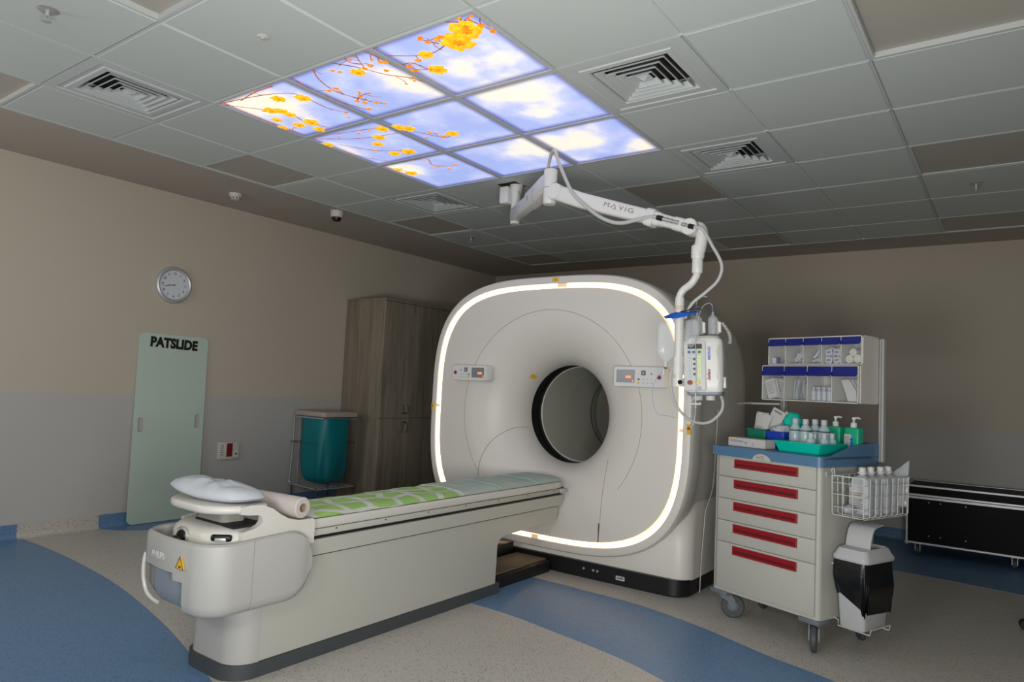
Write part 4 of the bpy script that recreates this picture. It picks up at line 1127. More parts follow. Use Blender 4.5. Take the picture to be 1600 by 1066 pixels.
# office chair at the right edge: only one caster foot enters the frame
t = thing('office_chair', 'black office chair base at the right edge, only one caster showing', 'office chair', (2.95, -2.02, 0))
C_ = V((2.95, -2.02, 0))
bm = NB(); cyl(bm, C_+V((0, 0, .08)), C_+V((0, 0, .42)), .028); obj('column', bm, M_black, t)
bm = NB(); lathe(bm, [(0, 0), (.17, 0), (.19, .02), (.185, .05), (.15, .065), (0, .07)], C_+V((0, 0, .42)), n=30); obj('seat', bm, M_black, t)
for k in range(5):
    a = 1.70+2*PI*k/5; e = C_+V((.29*math.cos(a), .29*math.sin(a), .085))
    bm = NB(); tube(bm, [C_+V((0, 0, .11)), e], .02, 8, rad=[.026, .016]); lg = obj('leg', bm, M_black, t)
    for s in (-1, 1):
        bm = NB(); sd = V((-math.sin(a), math.cos(a), 0)); lathe(bm, [(0, -.009), (.024, -.009), (.027, -.004), (.027, .004), (.024, .009), (0, .009)], e+sd*s*.014-V((0, 0, .057)), V((-math.sin(a), math.cos(a), 0)), 18); obj('caster', bm, M_black, lg)

# ================================================================== CART
CA = math.radians(-110); CO = V((1.9954, -.7081, 0))
CE1 = V((math.cos(CA), math.sin(CA), 0)); CE2 = V((-math.sin(CA), math.cos(CA), 0))
CM = Matrix.Translation(CO) @ Matrix.Rotation(CA, 4, 'Z')


def ct(name, label, cat, x, y, z, group=None, rz=0):
    return thing(name, label, cat, tuple(CM @ V((x, y, z))), CA+rz, group)


def lo(name, bm, m, t, ang=35): return obj(name, bm, m, t, world=False, ang=ang)


t = ct('medical_cart', 'cream five-drawer medical cart with red handles and blue worktop', 'cart', 0, 0, 0)
cart = t
bm = NB(); prism(bm, rrect(-.32, .32, -.225, .27, .022, 5), .15, .885); lo('body', bm, M_cream, t)
bm = NB(); prism(bm, rrect(-.30, .30, -.2275, -.20, .004, 2), .168, .884); lo('drawer_surround', bm, M_seam, t)
dz = [(.170, .4155), (.4185, .531), (.534, .6495), (.6525, .7685), (.7715, .882)]
for z0, z1 in dz:
    bm = NB(); box(bm, -.284, .300, -.236, -.205, z0, z1, .003, 2); d = lo('drawer', bm, M_cream, t)
    a, b_ = -.178, .205; zt = z1-.010 if z1 < .88 else z1-.014; zb = zt-.046
    bm = NB()
    f = lambda i, y: [(a+i, y, zb+i), (b_-i, y, zb+i), (b_-i, y, zt-i), (a+i, y, zt-i)]
    loft(bm, [f(0, -.236), f(0, -.2425), f(.002, -.244), f(.011, -.244), f(.013, -.237)], cap=False)
    lo('handle', bm, M_red, d)
    bm = NB(); loft(bm, [[(a+.011, -.240, zb+.011), (b_-.011, -.240, zb+.011), (b_-.011, -.240, zt-.011), (a+.011, -.240, zt-.011)][::1], [(a+.012, -.2365, zb+.012), (b_-.012, -.2365, zb+.012), (b_-.012, -.2365, zt-.012), (a+.012, -.2365, zt-.012)]]); lo('handle_recess', bm, M_reddark, d)
    bm = NB(); box(bm, a+.012, b_-.012, -.2435, -.2395, zt-.022, zt-.011, .001, 1); lo('finger_lip', bm, M_red, d)
# worktop with raised right and back edge
bm = NB(); prism(bm, rrect(-.335, .335, -.248, .285, .03, 6), .882, .932); bevel_all(bm, .006, 3, 50); wt = lo('worktop', bm, M_worktop, t)
bm = NB(); P_ = []
yy = [-.235, -.20, -.15, -.10, -.05, 0, .05, .10, .16, .22, .268]
zz_ = [.930, .931, .938, .950, .963, .975, .985, .990, .994, .996, .996]
loft(bm, [[(.312+k, y, .92), (.335+k*0, y, .92), (.335, y, z-.006), (.331, y, z), (.318, y, z), (.314, y, z-.006)] for y, z in zip(yy, zz_) for k in (0,)])
box(bm, -.335, .335, .262, .284, .92, .996, .006, 3); box(bm, -.335, -.316, .10, .27, .92, .99, .006, 2)
lo('raised_edge', bm, M_worktop, t)
bm = NB(); pts = [(.0+.055*math.cos(a), .880+.034*math.sin(a)) for a in [PI*k/14 for k in range(15)]]; prism(bm, pts, -.2535, -.24, 'y'); bevel_all(bm, .002, 2, 40); lk = lo('lock_plate', bm, M_cream, t)
bm = NB(); lathe(bm, [(0, -.008), (.009, -.007), (.010, 0)], (.008, -.2535, .896), (0, 1, 0), 16); box(bm, -.024, .006, -.264, -.258, .892, .897, .001, 1); lo('key', bm, M_chrome, lk)
for sx, sy, ax, ay in ((.343, -.253, .50, -.86), (-.235, -.245, .80, .60), (-.232, .15, .2, -.98), (.332, .167, .75, -.66)):
    px, py = .27*(1 if sx > 0 else -1), (-.18 if sy < 0 else .2)
    bm = NB(); box(bm, px-.055, px+.055, py-.055, py+.055, .128, .152, .006, 2); cyl(bm, (px, py, .10), (px, py, .13), .022, n=16); cb = lo('caster', bm, M_caster, t)
    u = V((ax, ay, 0)).normalized(); n = V((-u.y, u.x, 0)); wc = V((px, py, 0))+u*.045
    wc.z = .0625
    fo = [(-.05, .125), (.02, .128), (.040, .10), (.045, .055), (.030, .05), (.014, .066), (0, .092), (-.022, .102)]
    for s in (-1, 1):
        bm = NB()
        A_ = [bm.verts.new(V((px, py, 0))+u*(a_+.018)+n*s*.019+V((0, 0, z_))) for a_, z_ in fo]; B_ = [bm.verts.new(V((px, py, 0))+u*(a_+.018)+n*s*.025+V((0, 0, z_))) for a_, z_ in fo]
        bm.faces.new(A_); bm.faces.new(B_[::-1])
        for k in range(len(fo)): bm.faces.new((A_[k], B_[k], B_[(k+1) % len(fo)], A_[(k+1) % len(fo)]))
        lo('fork', bm, M_caster, cb)
    bm = NB(); lathe(bm, [(.030, -.012), (.056, -.013), (.062, -.008), (.0625, 0), (.062, .008), (.056, .013), (.030, .012), (.030, -.012)], wc, n, 32); lo('tyre', bm, M_tyre, cb)
    bm = NB(); lathe(bm, [(0, -.015), (.018, -.014), (.030, -.009), (.044, -.0125), (.044, .0125), (.030, .009), (.018, .014), (0, .015)], wc, n, 28); lo('wheel_hub', bm, M_caster, cb)
# side rail fittings on right side
bm = NB(); box(bm, .32, .326, -.19, .25, .838, .862, .001, 1); lo('side_rail', bm, M_alu, t)
bm = NB(); tube(bm, spline([(-.322, -.15, .78), (-.335, -.15, .785), (-.338, -.15, .74), (-.322, -.15, .735)], 4), .004, 8); lo('side_hook', bm, M_wire, t)
# posts
for x, z0 in ((.342, .90), (-.245, .90)):
    bm = NB(); box(bm, x-.012, x+.012, .270, .296, z0, 1.545 if x > 0 else 1.3, .002, 1); p_ = lo('rack_post', bm, M_alu, t)
    bm = NB(); box(bm, x-.0035, x+.0035, .2675, .2705, z0, 1.54 if x > 0 else 1.29); lo('post_groove', bm, M_seam, p_)
bm = NB(); tube(bm, [(-.245, .25, 1.176), (-.42, .22, 1.172), (-.51, .20, 1.168)], .006, 8); lo('side_arm', bm, M_wire, t)
bm = NB(); lathe(bm, [(0, .0), (.05, 0), (.055, .003), (.05, .006), (0, .006)], (-.47, .21, 1.166), n=28); lo('round_tray', bm, M_wire, t)


# ---- organiser
t = ct('bin_organizer', 'white two-row tilting bin organizer with blue flaps above the cart', 'storage rack', .04, .2, 1.2)
ox, oy, oz = .04, .2, 1.2


def L_(x, y, z): return (x-ox, y-oy, z-oz)


def lbox(bm, x0, x1, y0, y1, z0, z1, b=0, s=2): return box(bm, x0-ox, x1-ox, y0-oy, y1-oy, z0-oz, z1-oz, b, s)


for nm, x0, x1, yf, z0, z1, nb in (('upper', -.238, .322, .115, 1.402, 1.556, 5), ('lower', -.262, .318, .095, 1.198, 1.398, 4)):
    bm = NB(); lbox(bm, x0, x1, .25, .258, z0, z1); lbox(bm, x0, x1, yf, .256, z1-.006, z1, .001, 1); lbox(bm, x0, x1, yf, .256, z0, z0+.006, .001, 1)
    lbox(bm, x1-.006, x1, yf, .257, z0, z1, .001, 1); lbox(bm, x0, x0+.006, yf, .257, z0, z1, .001, 1)
    hous = lo('row_housing', bm, M_white, t)
    w = (x1-x0-.006)/nb
    for k in range(nb):
        a = x0+.003+k*w
        if k: bm = NB(); lbox(bm, a-.0025, a+.0025, yf, .25, z0+.004, z1-.004); lo('divider', bm, M_white, hous)
        hf = .040 if nm == 'upper' else .052
        zt = z1-.008
        bm = NB(); prf = [(yf-.004-oy, zt-oz), (yf-.006-oy, zt-hf+.008-oz), (yf-.018-oy, zt-hf-oz), (yf-.014-oy, zt-hf+.010-oz), (yf+.004-oy, zt-hf+.012-oz), (yf+.006-oy, zt-oz)]
        prism(bm, prf, a+.004-ox, a+w-.004-ox, 'x'); lo('blue_flap', bm, M_blueflap, t)
        bm = NB(); lbox(bm, a+.004, a+w-.004, yf, yf+.002, z0+.008, zt-hf+.008, 0); lo('clear_window', bm, M_window, t)
        random.seed(k*7+nb)
        zb = z0+.008; zh = (z1-z0-hf-.02)
        bx0, bx1 = a+.008, a+w-.008; by0, by1 = yf+.012, .24

        def put(name, bm_, m_, lab, cat, grp=None):
            o_ = obj(name, bm_, m_, None); o_.matrix_world = CM; o_.location = CM.translation; o_.rotation_euler = (0, 0, CA)
            MW[o_.name] = CM.copy(); tag(o_, lab, cat, grp); return o_
        kind = {(5, 0): 'box', (5, 1): 'syr', (5, 2): 'syr', (5, 3): 'sach', (5, 4): 'roll', (4, 0): 'pack', (4, 1): 'tubing', (4, 2): 'vial', (4, 3): 'pad'}[(nb, k)]
        if kind == 'box':
            bm = NB(); box(bm, bx0+.008, bx0+.034, by0, by0+.03, zb, zb+.034, .001, 1); o_ = put('small_carton', bm, M_paper, 'small white carton with navy side in the first upper bin', 'box')
            bm = NB(); box(bm, bx0+.0345, bx0+.044, by0, by0+.03, zb, zb+.036, .001, 1); obj('carton_side', bm, M_blueflap, o_, world=False)
        elif kind == 'syr':
            for s in range(9):
                bm = NB(); p0 = V((random.uniform(bx0+.01, bx1-.03), random.uniform(by0+.004, by1-.03), zb+.006+s*.003)); an = random.uniform(.3, 1.3); Ls = random.uniform(.055, .08)
                p1 = p0+V((math.cos(an)*Ls, random.uniform(-.01, .03), math.sin(an)*Ls*.9)); p1.x = min(p1.x, bx1-.004); p1.z = min(p1.z, zb+zh*.95)
                cyl(bm, p0, p1, .0065, n=10); cyl(bm, p1-(p1-p0).normalized()*.002, p1, .009, n=10)
                put('syringe', bm, M_frost, '%s wrapped clear syringe from the bottom of the %s upper bin' % (['lowest', 'second', 'third', 'fourth', 'fifth', 'sixth', 'seventh', 'eighth', 'topmost'][s], 'second' if k == 1 else 'middle'), 'syringe', 'syringes in the %s upper bin' % ('second' if k == 1 else 'middle'))
        elif kind == 'sach':
            for s in range(8):
                cx = bx0+.022+(s % 2)*.045; z_ = zb+.018+(s//2 % 2)*.042+(s//4)*.012; y_ = by0+.004+(s//4)*.03
                mt = Matrix.Translation((cx, y_+.006, z_)) @ Matrix.Rotation(random.uniform(-.3, .3), 4, 'Y')
                bm = NB(); box(bm, -.019, .019, -.003, .003, -.017, .017, .002, 1, mtx=mt); o_ = put('wipe_sachet', bm, M_paper, 'white and violet wipe sachet, %s %s in the %s stack of the fourth upper bin' % (['lower', 'upper'][s//2 % 2], ['left', 'right'][s % 2], ['front', 'rear'][s//4]), 'sachet', 'wipe sachets in the fourth upper bin')
                bm = NB(); box(bm, -.011, .011, -.0036, -.003, -.006, .006, mtx=mt); obj('sachet_print', bm, M_purple, o_, world=False)
        elif kind == 'roll':
            for s, (px, pz, r) in enumerate(((bx0+.03, zb+.022, .021), (bx0+.075, zb+.024, .022), (bx0+.05, zb+.058, .02))):
                bm = NB(); lathe(bm, [(0, .004), (.007, .003), (.009, 0), (r, 0), (r, .05), (0, .05)], (px, by0+.004, pz), (0, 1, 0), 22); put('gauze_roll', bm, M_gauze, 'cream gauze roll %s behind the rightmost upper window' % ['at lower left', 'at lower right', 'on top'][s], 'bandage', 'gauze rolls in the rightmost upper bin')
        elif kind == 'pack':
            for s in range(6):
                mt = Matrix.Translation((bx0+.05+random.uniform(-.02, .025), by0+.006+s*.014, zb+zh*.45)) @ Matrix.Rotation(random.uniform(-.35, .35), 4, 'Y')
                bm = NB(); box(bm, -.032, .032, -.004, .004, -zh*.42, zh*.46, .003, 1, mtx=mt); o_ = put('sterile_pack', bm, M_paper, '%s printed sterile pack from the window in the leftmost lower bin' % ['first', 'second', 'third', 'fourth', 'fifth', 'sixth'][s], 'packet', 'sterile packs in the leftmost lower bin')
                bm = NB()
                for q in range(6): box(bm, -.022, .02, -.0046, -.004, -zh*.2+q*.012, -zh*.2+q*.012+.003, mtx=mt)
                obj('pack_print', bm, M_inkgrey, o_, world=False)
        elif kind == 'tubing':
            for s in range(8):
                bm = NB(); x_ = random.uniform(bx0+.01, bx1-.01); y_ = by0+.006+s*.012
                pts = spline([(x_, y_, zb+.004), (x_+random.uniform(-.02, .02), y_, zb+zh*.4), (x_+random.uniform(-.03, .03), y_, zb+zh*.9)], 4); pts = [V((min(max(p.x, bx0+.004), bx1-.004), p.y, p.z)) for p in pts]
                tube(bm, pts, .009, 8, flat=.35); put('tubing_set', bm, M_frost, '%s clear tubing set from the window in the second lower bin' % ['first', 'second', 'third', 'fourth', 'fifth', 'sixth', 'seventh', 'eighth'][s], 'tubing', 'tubing sets in the second lower bin')
        elif kind == 'vial':
            for s in range(8):
                bm = NB(); lathe(bm, [(0, 0), (.011, 0), (.0135, .002), (.0135, .050), (.006, .060), (.006, .064), (.0075, .065), (.0075, .074), (0, .074)], (bx0+.016+(s % 4)*.031, by0+.014+(s//4)*.032, zb), n=16)
                put('plastic_vial', bm, M_frost, '%s clear plastic vial in the %s row of the third lower bin' % (['leftmost', 'second', 'third', 'rightmost'][s % 4], ['front', 'rear'][s//4]), 'vial', 'vials in the third lower bin')
        else:
            for s in range(3):
                bm = NB(); zc_ = zb+zh*.5; pts = [(bx0+.03+.012*s, zb+zh*.9), (bx0+.075+.01*s, zb+zh*.92), (bx1-.014, zb+zh*.45), (bx1-.008, zb+.004), (bx0+.07, zb+.004), (bx0+.055, zb+zh*.4)]
                prism(bm, pts, by0+.01+s*.02, by0+.024+s*.02, 'y'); bevel_all(bm, .003, 2, 40); put('folded_pad', bm, M_paper, '%s folded white pad in the rightmost lower bin' % ['front', 'middle', 'rear'][s], 'pad', 'folded pads in the rightmost lower bin')
    # curved side cheek
    if nm == 'upper':
        bm = NB(); prism(bm, [(.118-oy, 1.54-oz), (.135-oy, 1.556-oz), (.262-oy, 1.552-oz), (.268-oy, 1.54-oz), (.268-oy, 1.21-oz), (.26-oy, 1.20-oz), (.10-oy, 1.20-oz), (.10-oy, 1.395-oz), (.118-oy, 1.41-oz)], .3225-ox, .3285-ox, 'x'); lo('side_cheek', bm, M_white, t)
random.seed(11)


# ---- things on the worktop
ZT = .933
t = ct('glove_box', 'white printed cardboard box lying at the front left of the worktop', 'box', -.165, -.12, ZT)
bm = NB(); box(bm, -.118, .122, -.045, .045, 0, .048, .002, 1); lo('carton', bm, M_paper, t)
bm = NB()
for k in range(2): box(bm, -.105, -.02+k*.03, -.0456, -.045, .032-k*.007, .035-k*.007)
for x in (.0, .045): box(bm, x, x+.0015, -.0456, -.045, .010, .03); box(bm, x-.006, x+.008, -.0456, -.045, .018, .0195)
lo('printed_lines', bm, M_purple, t)
bm = NB(); box(bm, -.105, -.055, -.0456, -.045, .038, .043); lo('orange_print', bm, M_yellow, t)


def tray(name, lab, x, y, w, d, h, m, fl=.02, rz=0, group=None, z=ZT, cat='tray'):
    t_ = ct(name, lab, cat, x, y, z, group, rz)
    r = lambda i, zz: [(a, b_, zz) for a, b_ in rrect(-w/2+i, w/2-i, -d/2+i, d/2-i, .012, 4)]
    bm = NB(); loft(bm, [r(fl, 0), r(fl*.05, h), r(-.004, h+.001), r(-.004, h-.003), r(0, h-.003)][:2]+[r(-.005, h), r(-.005, h+.003), r(.003, h+.003), r(fl+.002, .004)], cap=True)
    lo('tub', bm, m, t_, 30); return t_


tray('plastic_tray', 'turquoise plastic tray holding bottles at the front of the worktop', .135, -.03, .27, .26, .052, M_turq)
tray('small_crate', 'dark green open crate with packets at the left back of the worktop', -.235, .09, .13, .16, .095, M_green, .008, cat='crate')
tray('small_crate', 'blue open crate beside the green crate on the worktop', -.095, .06, .12, .15, .09, M_blue, .008, cat='crate')
# packets sticking out of the green crate
for k, (x, y, z, w, h, ry, rx) in enumerate(((-.225, .05, 1.04, .085, .16, .18, -.25), (-.165, .075, 1.07, .085, .16, .42, -.2), (-.13, .10, 1.06, .075, .15, .75, -.15), (-.255, .085, 1.05, .08, .15, .1, -.1))):
    t = ct('sterile_packet', ['white printed packet hanging over the front of the green crate', 'grey-white packet standing highest between green and blue crates', 'white packet leaning right behind the blue crate', 'pale packet at the back of the green crate'][k], 'packet', x, y, z-h/2)
    mt = Matrix.Translation((0, 0, h/2)) @ Matrix.Rotation(ry, 4, 'Y') @ Matrix.Rotation(rx, 4, 'X')
    bm = NB(); nx, nz = 6, 8
    g = [[[bm.verts.new(mt @ V((-w/2+w*i/nx, s*(.001+.006*math.sin(PI*i/nx)*math.sin(PI*j/nz))+.006*noise.noise(V((i*.6, j*.5, k))), -h/2+h*j/nz))) for j in range(nz+1)] for i in range(nx+1)] for s in (-1, 1)]
    for s in range(2):
        for i in range(nx):
            for j in range(nz): bm.faces.new((g[s][i][j], g[s][i+1][j], g[s][i+1][j+1], g[s][i][j+1]))
    bmesh.ops.holes_fill(bm, edges=[e for e in bm.edges if len(e.link_faces) == 1])
    lo('packet_body', bm, M_paper, t, 60)
    if k < 3:
        bm = NB()
        for q in range(7 if k == 0 else 4): box(bm, -w*.38, w*(.1+.25*random.random()), -.0105, -.0095, -h*.4+q*.010, -h*.4+q*.010+.0025, mtx=mt)
        if k == 1: box(bm, -w*.3, w*.3, -.0105, -.0095, h*.38, h*.42, mtx=mt)
        lo('packet_print', bm, M_inkgrey, t)
# wrapped turquoise item and clear wrap in the blue crate
bm = NB(); bmesh.ops.create_icosphere(bm, subdivisions=4, radius=.062)
for v in bm.verts: v.co = V((v.co.x*.95, v.co.y*.6, v.co.z*.95))*(1+.12*noise.noise(v.co*30))
o = obj('wrapped_bundle', bm, M_turq, None); o.location = CM @ V((-.075, .12, 1.075)); o.rotation_euler = (0, 0, CA); tag(o, 'turquoise wrapped bundle standing behind the blue crate', 'bundle')
bm = NB(); bmesh.ops.create_icosphere(bm, subdivisions=4, radius=.05)
for v in bm.verts: v.co = V((v.co.x*1.2, v.co.y*.8, v.co.z*.55))*(1+.35*noise.noise(v.co*38))
o = obj('plastic_wrap', bm, M_frost, None); o.location = CM @ V((-.085, .04, 1.035)); o.rotation_euler = (0, 0, CA); tag(o, 'crumpled clear plastic wrap on top of the blue crate', 'plastic wrap')

# bottles
bm0 = {}


def bottle(kind, lab, x, y, z, grp, rz=0):
    t_ = ct('medicine_bottle' if kind != 'pump' else 'pump_bottle', lab, 'bottle', x, y, z, grp, rz)
    if kind == 'tall':
        bm = NB(); lathe(bm, [(0, 0), (.028, 0), (.030, .003), (.030, .105), (.027, .118), (.014, .138), (.013, .142), (0, .142)], n=28); lo('bottle_body', bm, M_clearb, t_)
        bm = NB(); lathe(bm, [(0, .141), (.0145, .141), (.0155, .145), (.0155, .165), (.0145, .168), (0, .168)], n=20); lo('cap', bm, M_frost, t_)
        bm = NB(); lathe(bm, [(.0304, .03), (.0306, .03), (.0306, .108), (.0304, .108)], n=28); [bm.faces.remove(f) for f in [f for f in bm.faces if f.calc_center_median().y > .0 or f.calc_center_median().x > -.012]]; lo('label', bm, M_paper, t_)
        bm = NB(); lathe(bm, [(.0302, .104), (.0308, .104), (.0308, .110), (.0302, .110)], n=28); lo('dark_band', bm, M_plinth, t_)
    elif kind == 'small':
        bm = NB(); lathe(bm, [(0, 0), (.019, 0), (.021, .003), (.021, .058), (.018, .068), (.0105, .076), (.0105, .08), (0, .08)], n=24); lo('bottle_body', bm, M_clearb, t_)
        bm = NB(); lathe(bm, [(0, .079), (.0125, .079), (.0125, .100), (.0115, .102), (0, .102)], n=18); lo('cap', bm, M_frost, t_)
        bm = NB(); lathe(bm, [(.0214, .012), (.0216, .012), (.0216, .05), (.0214, .05)], n=24); [bm.faces.remove(f) for f in [f for f in bm.faces if f.calc_center_median().y > -.002]]; lo('label', bm, M_paper, t_)
    elif kind == 'pump':
        bm = NB(); loft(bm, [[(a, b_, zz) for a, b_ in rrect(-w, w, -d, d, .012, 5)] for zz, w, d in ((0, .038, .024), (.004, .041, .027), (.132, .041, .027), (.139, .037, .023), (.141, .02, .016))]); lo('bottle_body', bm, M_greenb, t_)
        bm = NB(); lathe(bm, [(0, .140), (.015, .140), (.016, .145), (.016, .163), (.011, .168), (.005, .169), (.005, .188), (0, .188)], n=20); cyl(bm, (0, 0, .182), (0, 0, .194), .010, n=16); tube(bm, [(-.006, 0, .190), (.024, 0, .192), (.034, 0, .188)], .005, 8); lo('pump_head', bm, M_inkwhite, t_)
        bm = NB(); box(bm, -.036, .002, -.0284, -.027, .03, .105, .0004, 1); lo('label', bm, M_paper, t_)
        bm = NB()
        for q in range(5): box(bm, -.033, -.006-.004*(q % 2), -.029, -.0283, .06+q*.008, .0625+q*.008)
        lo('label_print', bm, M_inkgrey, t_)
        bm = NB()
        for q in range(3): lathe(bm, [(0, -.0005), (.008, -.0005), (.008, .0005)], (.004, -.0282, .045+q*.017), (0, 1, 0), 14)
        lo('blue_spots', bm, M_hangerblue, t_)
    elif kind == 'basket':
        bm = NB(); loft(bm, [[(a, b_, zz) for a, b_ in rrect(-w, w, -d, d, r_, 5)] for zz, w, d, r_ in ((0, .046, .030, .014), (.004, .050, .034, .016), (.150, .050, .034, .020), (.172, .042, .029, .020), (.184, .024, .020, .0165), (.188, .014, .014, .0138))]); lo('bottle_body', bm, M_frost, t_)
        bm = NB(); lathe(bm, [(0, .186), (.0155, .186), (.0165, .188), (.0165, .196), (.0235, .197), (.0235, .202), (.0165, .203), (.0165, .222), (.013, .226), (0, .227)], n=22); lo('cap', bm, M_inkwhite, t_)
        bm = NB(); box(bm, -.046, .03, -.0352, -.034, .02, .13, .0004, 1); lo('label', bm, M_paper, t_)
        bm = NB()
        for q in range(8): box(bm, -.04, .01+.015*((q*7) % 3)/2, -.0358, -.0351, .03+q*.010, .033+q*.010)
        lo('label_print', bm, M_inkgrey, t_)
    return t_


ZB = ZT+.005
for x, y, lab in ((.055, -.045, 'tall clear bottle leftmost in the turquoise tray'), (.118, -.05, 'tall clear bottle at the front middle of the turquoise tray'), (.118, .035, 'tall clear bottle half hidden behind the middle one'), (.185, .01, 'tall clear bottle right of the three with a dark band visible')):
    bottle('tall', lab, x, y, ZB, 'tall clear bottles in the tray')
for x, y, lab in ((.185, -.105, 'small clear bottle leftmost of the three short ones'), (.228, -.055, 'small clear bottle in the middle of the short ones'), (.232, .008, 'small clear bottle rightmost of the short ones in the tray')):
    bottle('small', lab, x, y, ZB, 'small clear bottles in the tray')
bottle('pump', 'green pump bottle standing left, behind the tray', .155, .165, ZT, 'green pump bottles', 0)
bottle('pump', 'green pump bottle standing right, against the raised edge', .262, .155, ZT, 'green pump bottles', 0)

# side wire basket
t = ct('wire_basket', 'white wire basket hooked on the right side of the cart', 'basket', .42, .035, .655)
bx, by, bz = .42, .035, .655


def Q(x, y, z): return (x-bx, y-by, z-bz)


X0, X1, Y0, Y1, Zb, Zt = .338, .502, -.168, .242, .66, .848
bm = NB()
for z, r in ((Zt, .004),): tube(bm, [Q(x, y, z) for x, y in rrect(X0, X1, Y0, Y1, .012, 3)], r, 8, closed=True)
lo('top_rim', bm, M_wire, t)
for z in (.815, .76, .70):
    bm = NB(); k = .006*(Zt-z)/.19; tube(bm, [Q(x, y, z) for x, y in rrect(X0+k, X1-k, Y0+k, Y1-k, .012, 3)], .0022, 6, closed=True); lo('ring_wire', bm, M_wire, t)
for k in range(9):
    y = Y0+.004+(Y1-Y0-.008)*k/8
    bm = NB(); tube(bm, [Q(X0, y, Zt), Q(X0+.004, y, Zb+.008), Q(X0+.012, y, Zb), Q(X1-.012, y, Zb), Q(X1-.003, y, Zb+.008), Q(X1, y, Zt)], .0024, 6); lo('cross_wire', bm, M_wire, t)
for k in range(4):
    x = X0+.005+(X1-X0-.01)*k/3
    bm = NB(); tube(bm, [Q(x, Y0, Zt), Q(x, Y0+.004, Zb+.008), Q(x, Y0+.012, Zb-.003), Q(x, Y1-.012, Zb-.003), Q(x, Y1-.004, Zb+.008), Q(x, Y1, Zt)], .0024, 6); lo('long_wire', bm, M_wire, t)
bm = NB()
for y in (-.14, .20): tube(bm, spline([Q(.338, y, .835), Q(.336, y, .870), Q(.330, y, .878), Q(.323, y, .872), Q(.328, y, .84)], 5), .0035, 8)
lo('hook', bm, M_wire, t)
for k, (x, y, rz) in enumerate(((.415, -.03, .1), (.415, .045, -.05), (.42, .125, .06), (.415, .205, -.08))):
    bottle('basket', ['frosted flat bottle nearest in the wire basket', 'frosted flat bottle second from the front in the wire basket', 'frosted flat bottle third from the front in the wire basket', 'frosted flat bottle at the far end of the wire basket'][k], x, y, .664, 'frosted bottles in the wire basket', rz)
# clear bag at the far end and crumpled wrap
bm = NB(); nx, nz = 8, 14; g = []
for s in (-1, 1):
    g.append([[bm.verts.new((.40+.10*(i/nx)-.42, .235+s*(.002+.02*math.sin(PI*i/nx)*(1-j/nz)**.6)+.02*(j/nz)-by+.006*noise.noise(V((i*.7, j*.6, s))), .70+.225*j/nz*(.62+.38*i/nx)-bz+.006*noise.noise(V((i*.5, j*.8, 5))))) for j in range(nz+1)] for i in range(nx+1)])
for s in range(2):
    for i in range(nx):
        for j in range(nz): bm.faces.new((g[s][i][j], g[s][i+1][j], g[s][i+1][j+1], g[s][i][j+1]))
for v in bm.verts: v.co += V((bx, by-.0, bz)); v.co.y -= 0.012
o = obj('clear_bag', bm, M_clear, None, ang=60); o.location = CM.translation; o.rotation_euler = (0, 0, CA); tag(o, 'pointed clear plastic bag sticking up at the far end of the wire basket', 'plastic bag')
bm = NB(); bmesh.ops.create_icosphere(bm, subdivisions=3, radius=.035)
for v in bm.verts: v.co = V((v.co.x*1.3, v.co.y*.9, v.co.z*.6))*(1+.4*noise.noise(v.co*40))
o = obj('crumpled_wrap', bm, M_frost, None); o.location = CM @ V((.40, -.115, .69)); tag(o, 'crumpled clear wrap in the near bottom corner of the wire basket', 'plastic wrap')

# bin on the side
t = ct('waste_bin', 'small white swing-lid bin with black liner hung on the cart side', 'waste bin', .42, -.02, .1)
bx, by, bz = .42, -.02, .1


def rr(x0, x1, y0, y1, r, z): return [Q(a, b_, z) for a, b_ in rrect(x0, x1, y0, y1, r, 5)]


bm = NB(); loft(bm, [rr(.362, .478, -.118, .072, .016, .132), rr(.358, .484, -.122, .078, .018, .14), rr(.344, .498, -.138, .098, .02, .44), rr(.343, .499, -.139, .099, .02, .455)]); lo('bucket', bm, M_bin, t)
bm = NB(); rows = []
for st in range(9):
    f = st/8; rw = []
    base = rrect(.343, .499, -.140, .099, .025, 15)
    for k, (a, b_) in enumerate(base):
        dx_, dy_ = (a-.42)/.078, (b_+.02)/.12
        hem = .315-.105*max(0, min(1, (dx_+1)/2))**.8-.01*max(0, dy_)+.012*math.sin(k*.55)+.008*math.sin(k*1.3+1)
        z = .456+(hem-.456)*f
        tp = 1-.10*(.456-z)/.32
        puff = .007+.012*math.sin(PI*min(1, f*1.05))+.010*noise.noise(V((a*30, b_*30, z*14)))*min(1, f*3)+.004*math.sin(k*1.9+z*9)*f
        nx_, ny_ = a-.42, b_+.02; ln = math.hypot(nx_, ny_)
        rw.append(Q(.42+nx_*tp+nx_/ln*puff, -.02+ny_*tp+ny_/ln*puff, z))
    rows.append(rw)
loft(bm, rows, cap=False); lo('liner', bm, M_bag, t, 60)
bm = NB(); loft(bm, [rr(.333, .509, -.150, .110, .03, .450), rr(.330, .512, -.153, .113, .03, .456), rr(.330, .512, -.153, .113, .03, .468), rr(.338, .504, -.145, .105, .03, .482), rr(.350, .494, -.132, .092, .025, .505), rr(.358, .486, -.085, .080, .02, .512), rr(.366, .478, -.078, .073, .02, .500)], cap=False)
loft(bm, [rr(.366, .478, -.078, .073, .02, .500), rr(.372, .47, -.06, .07, .02, .485)], cap=False)
lo('lid', bm, M_bin, t)
bm = NB(); box(bm, -.05, .05, -.04+.0, .088, .385, .388); lo('lid_opening', bm, M_dark, t)
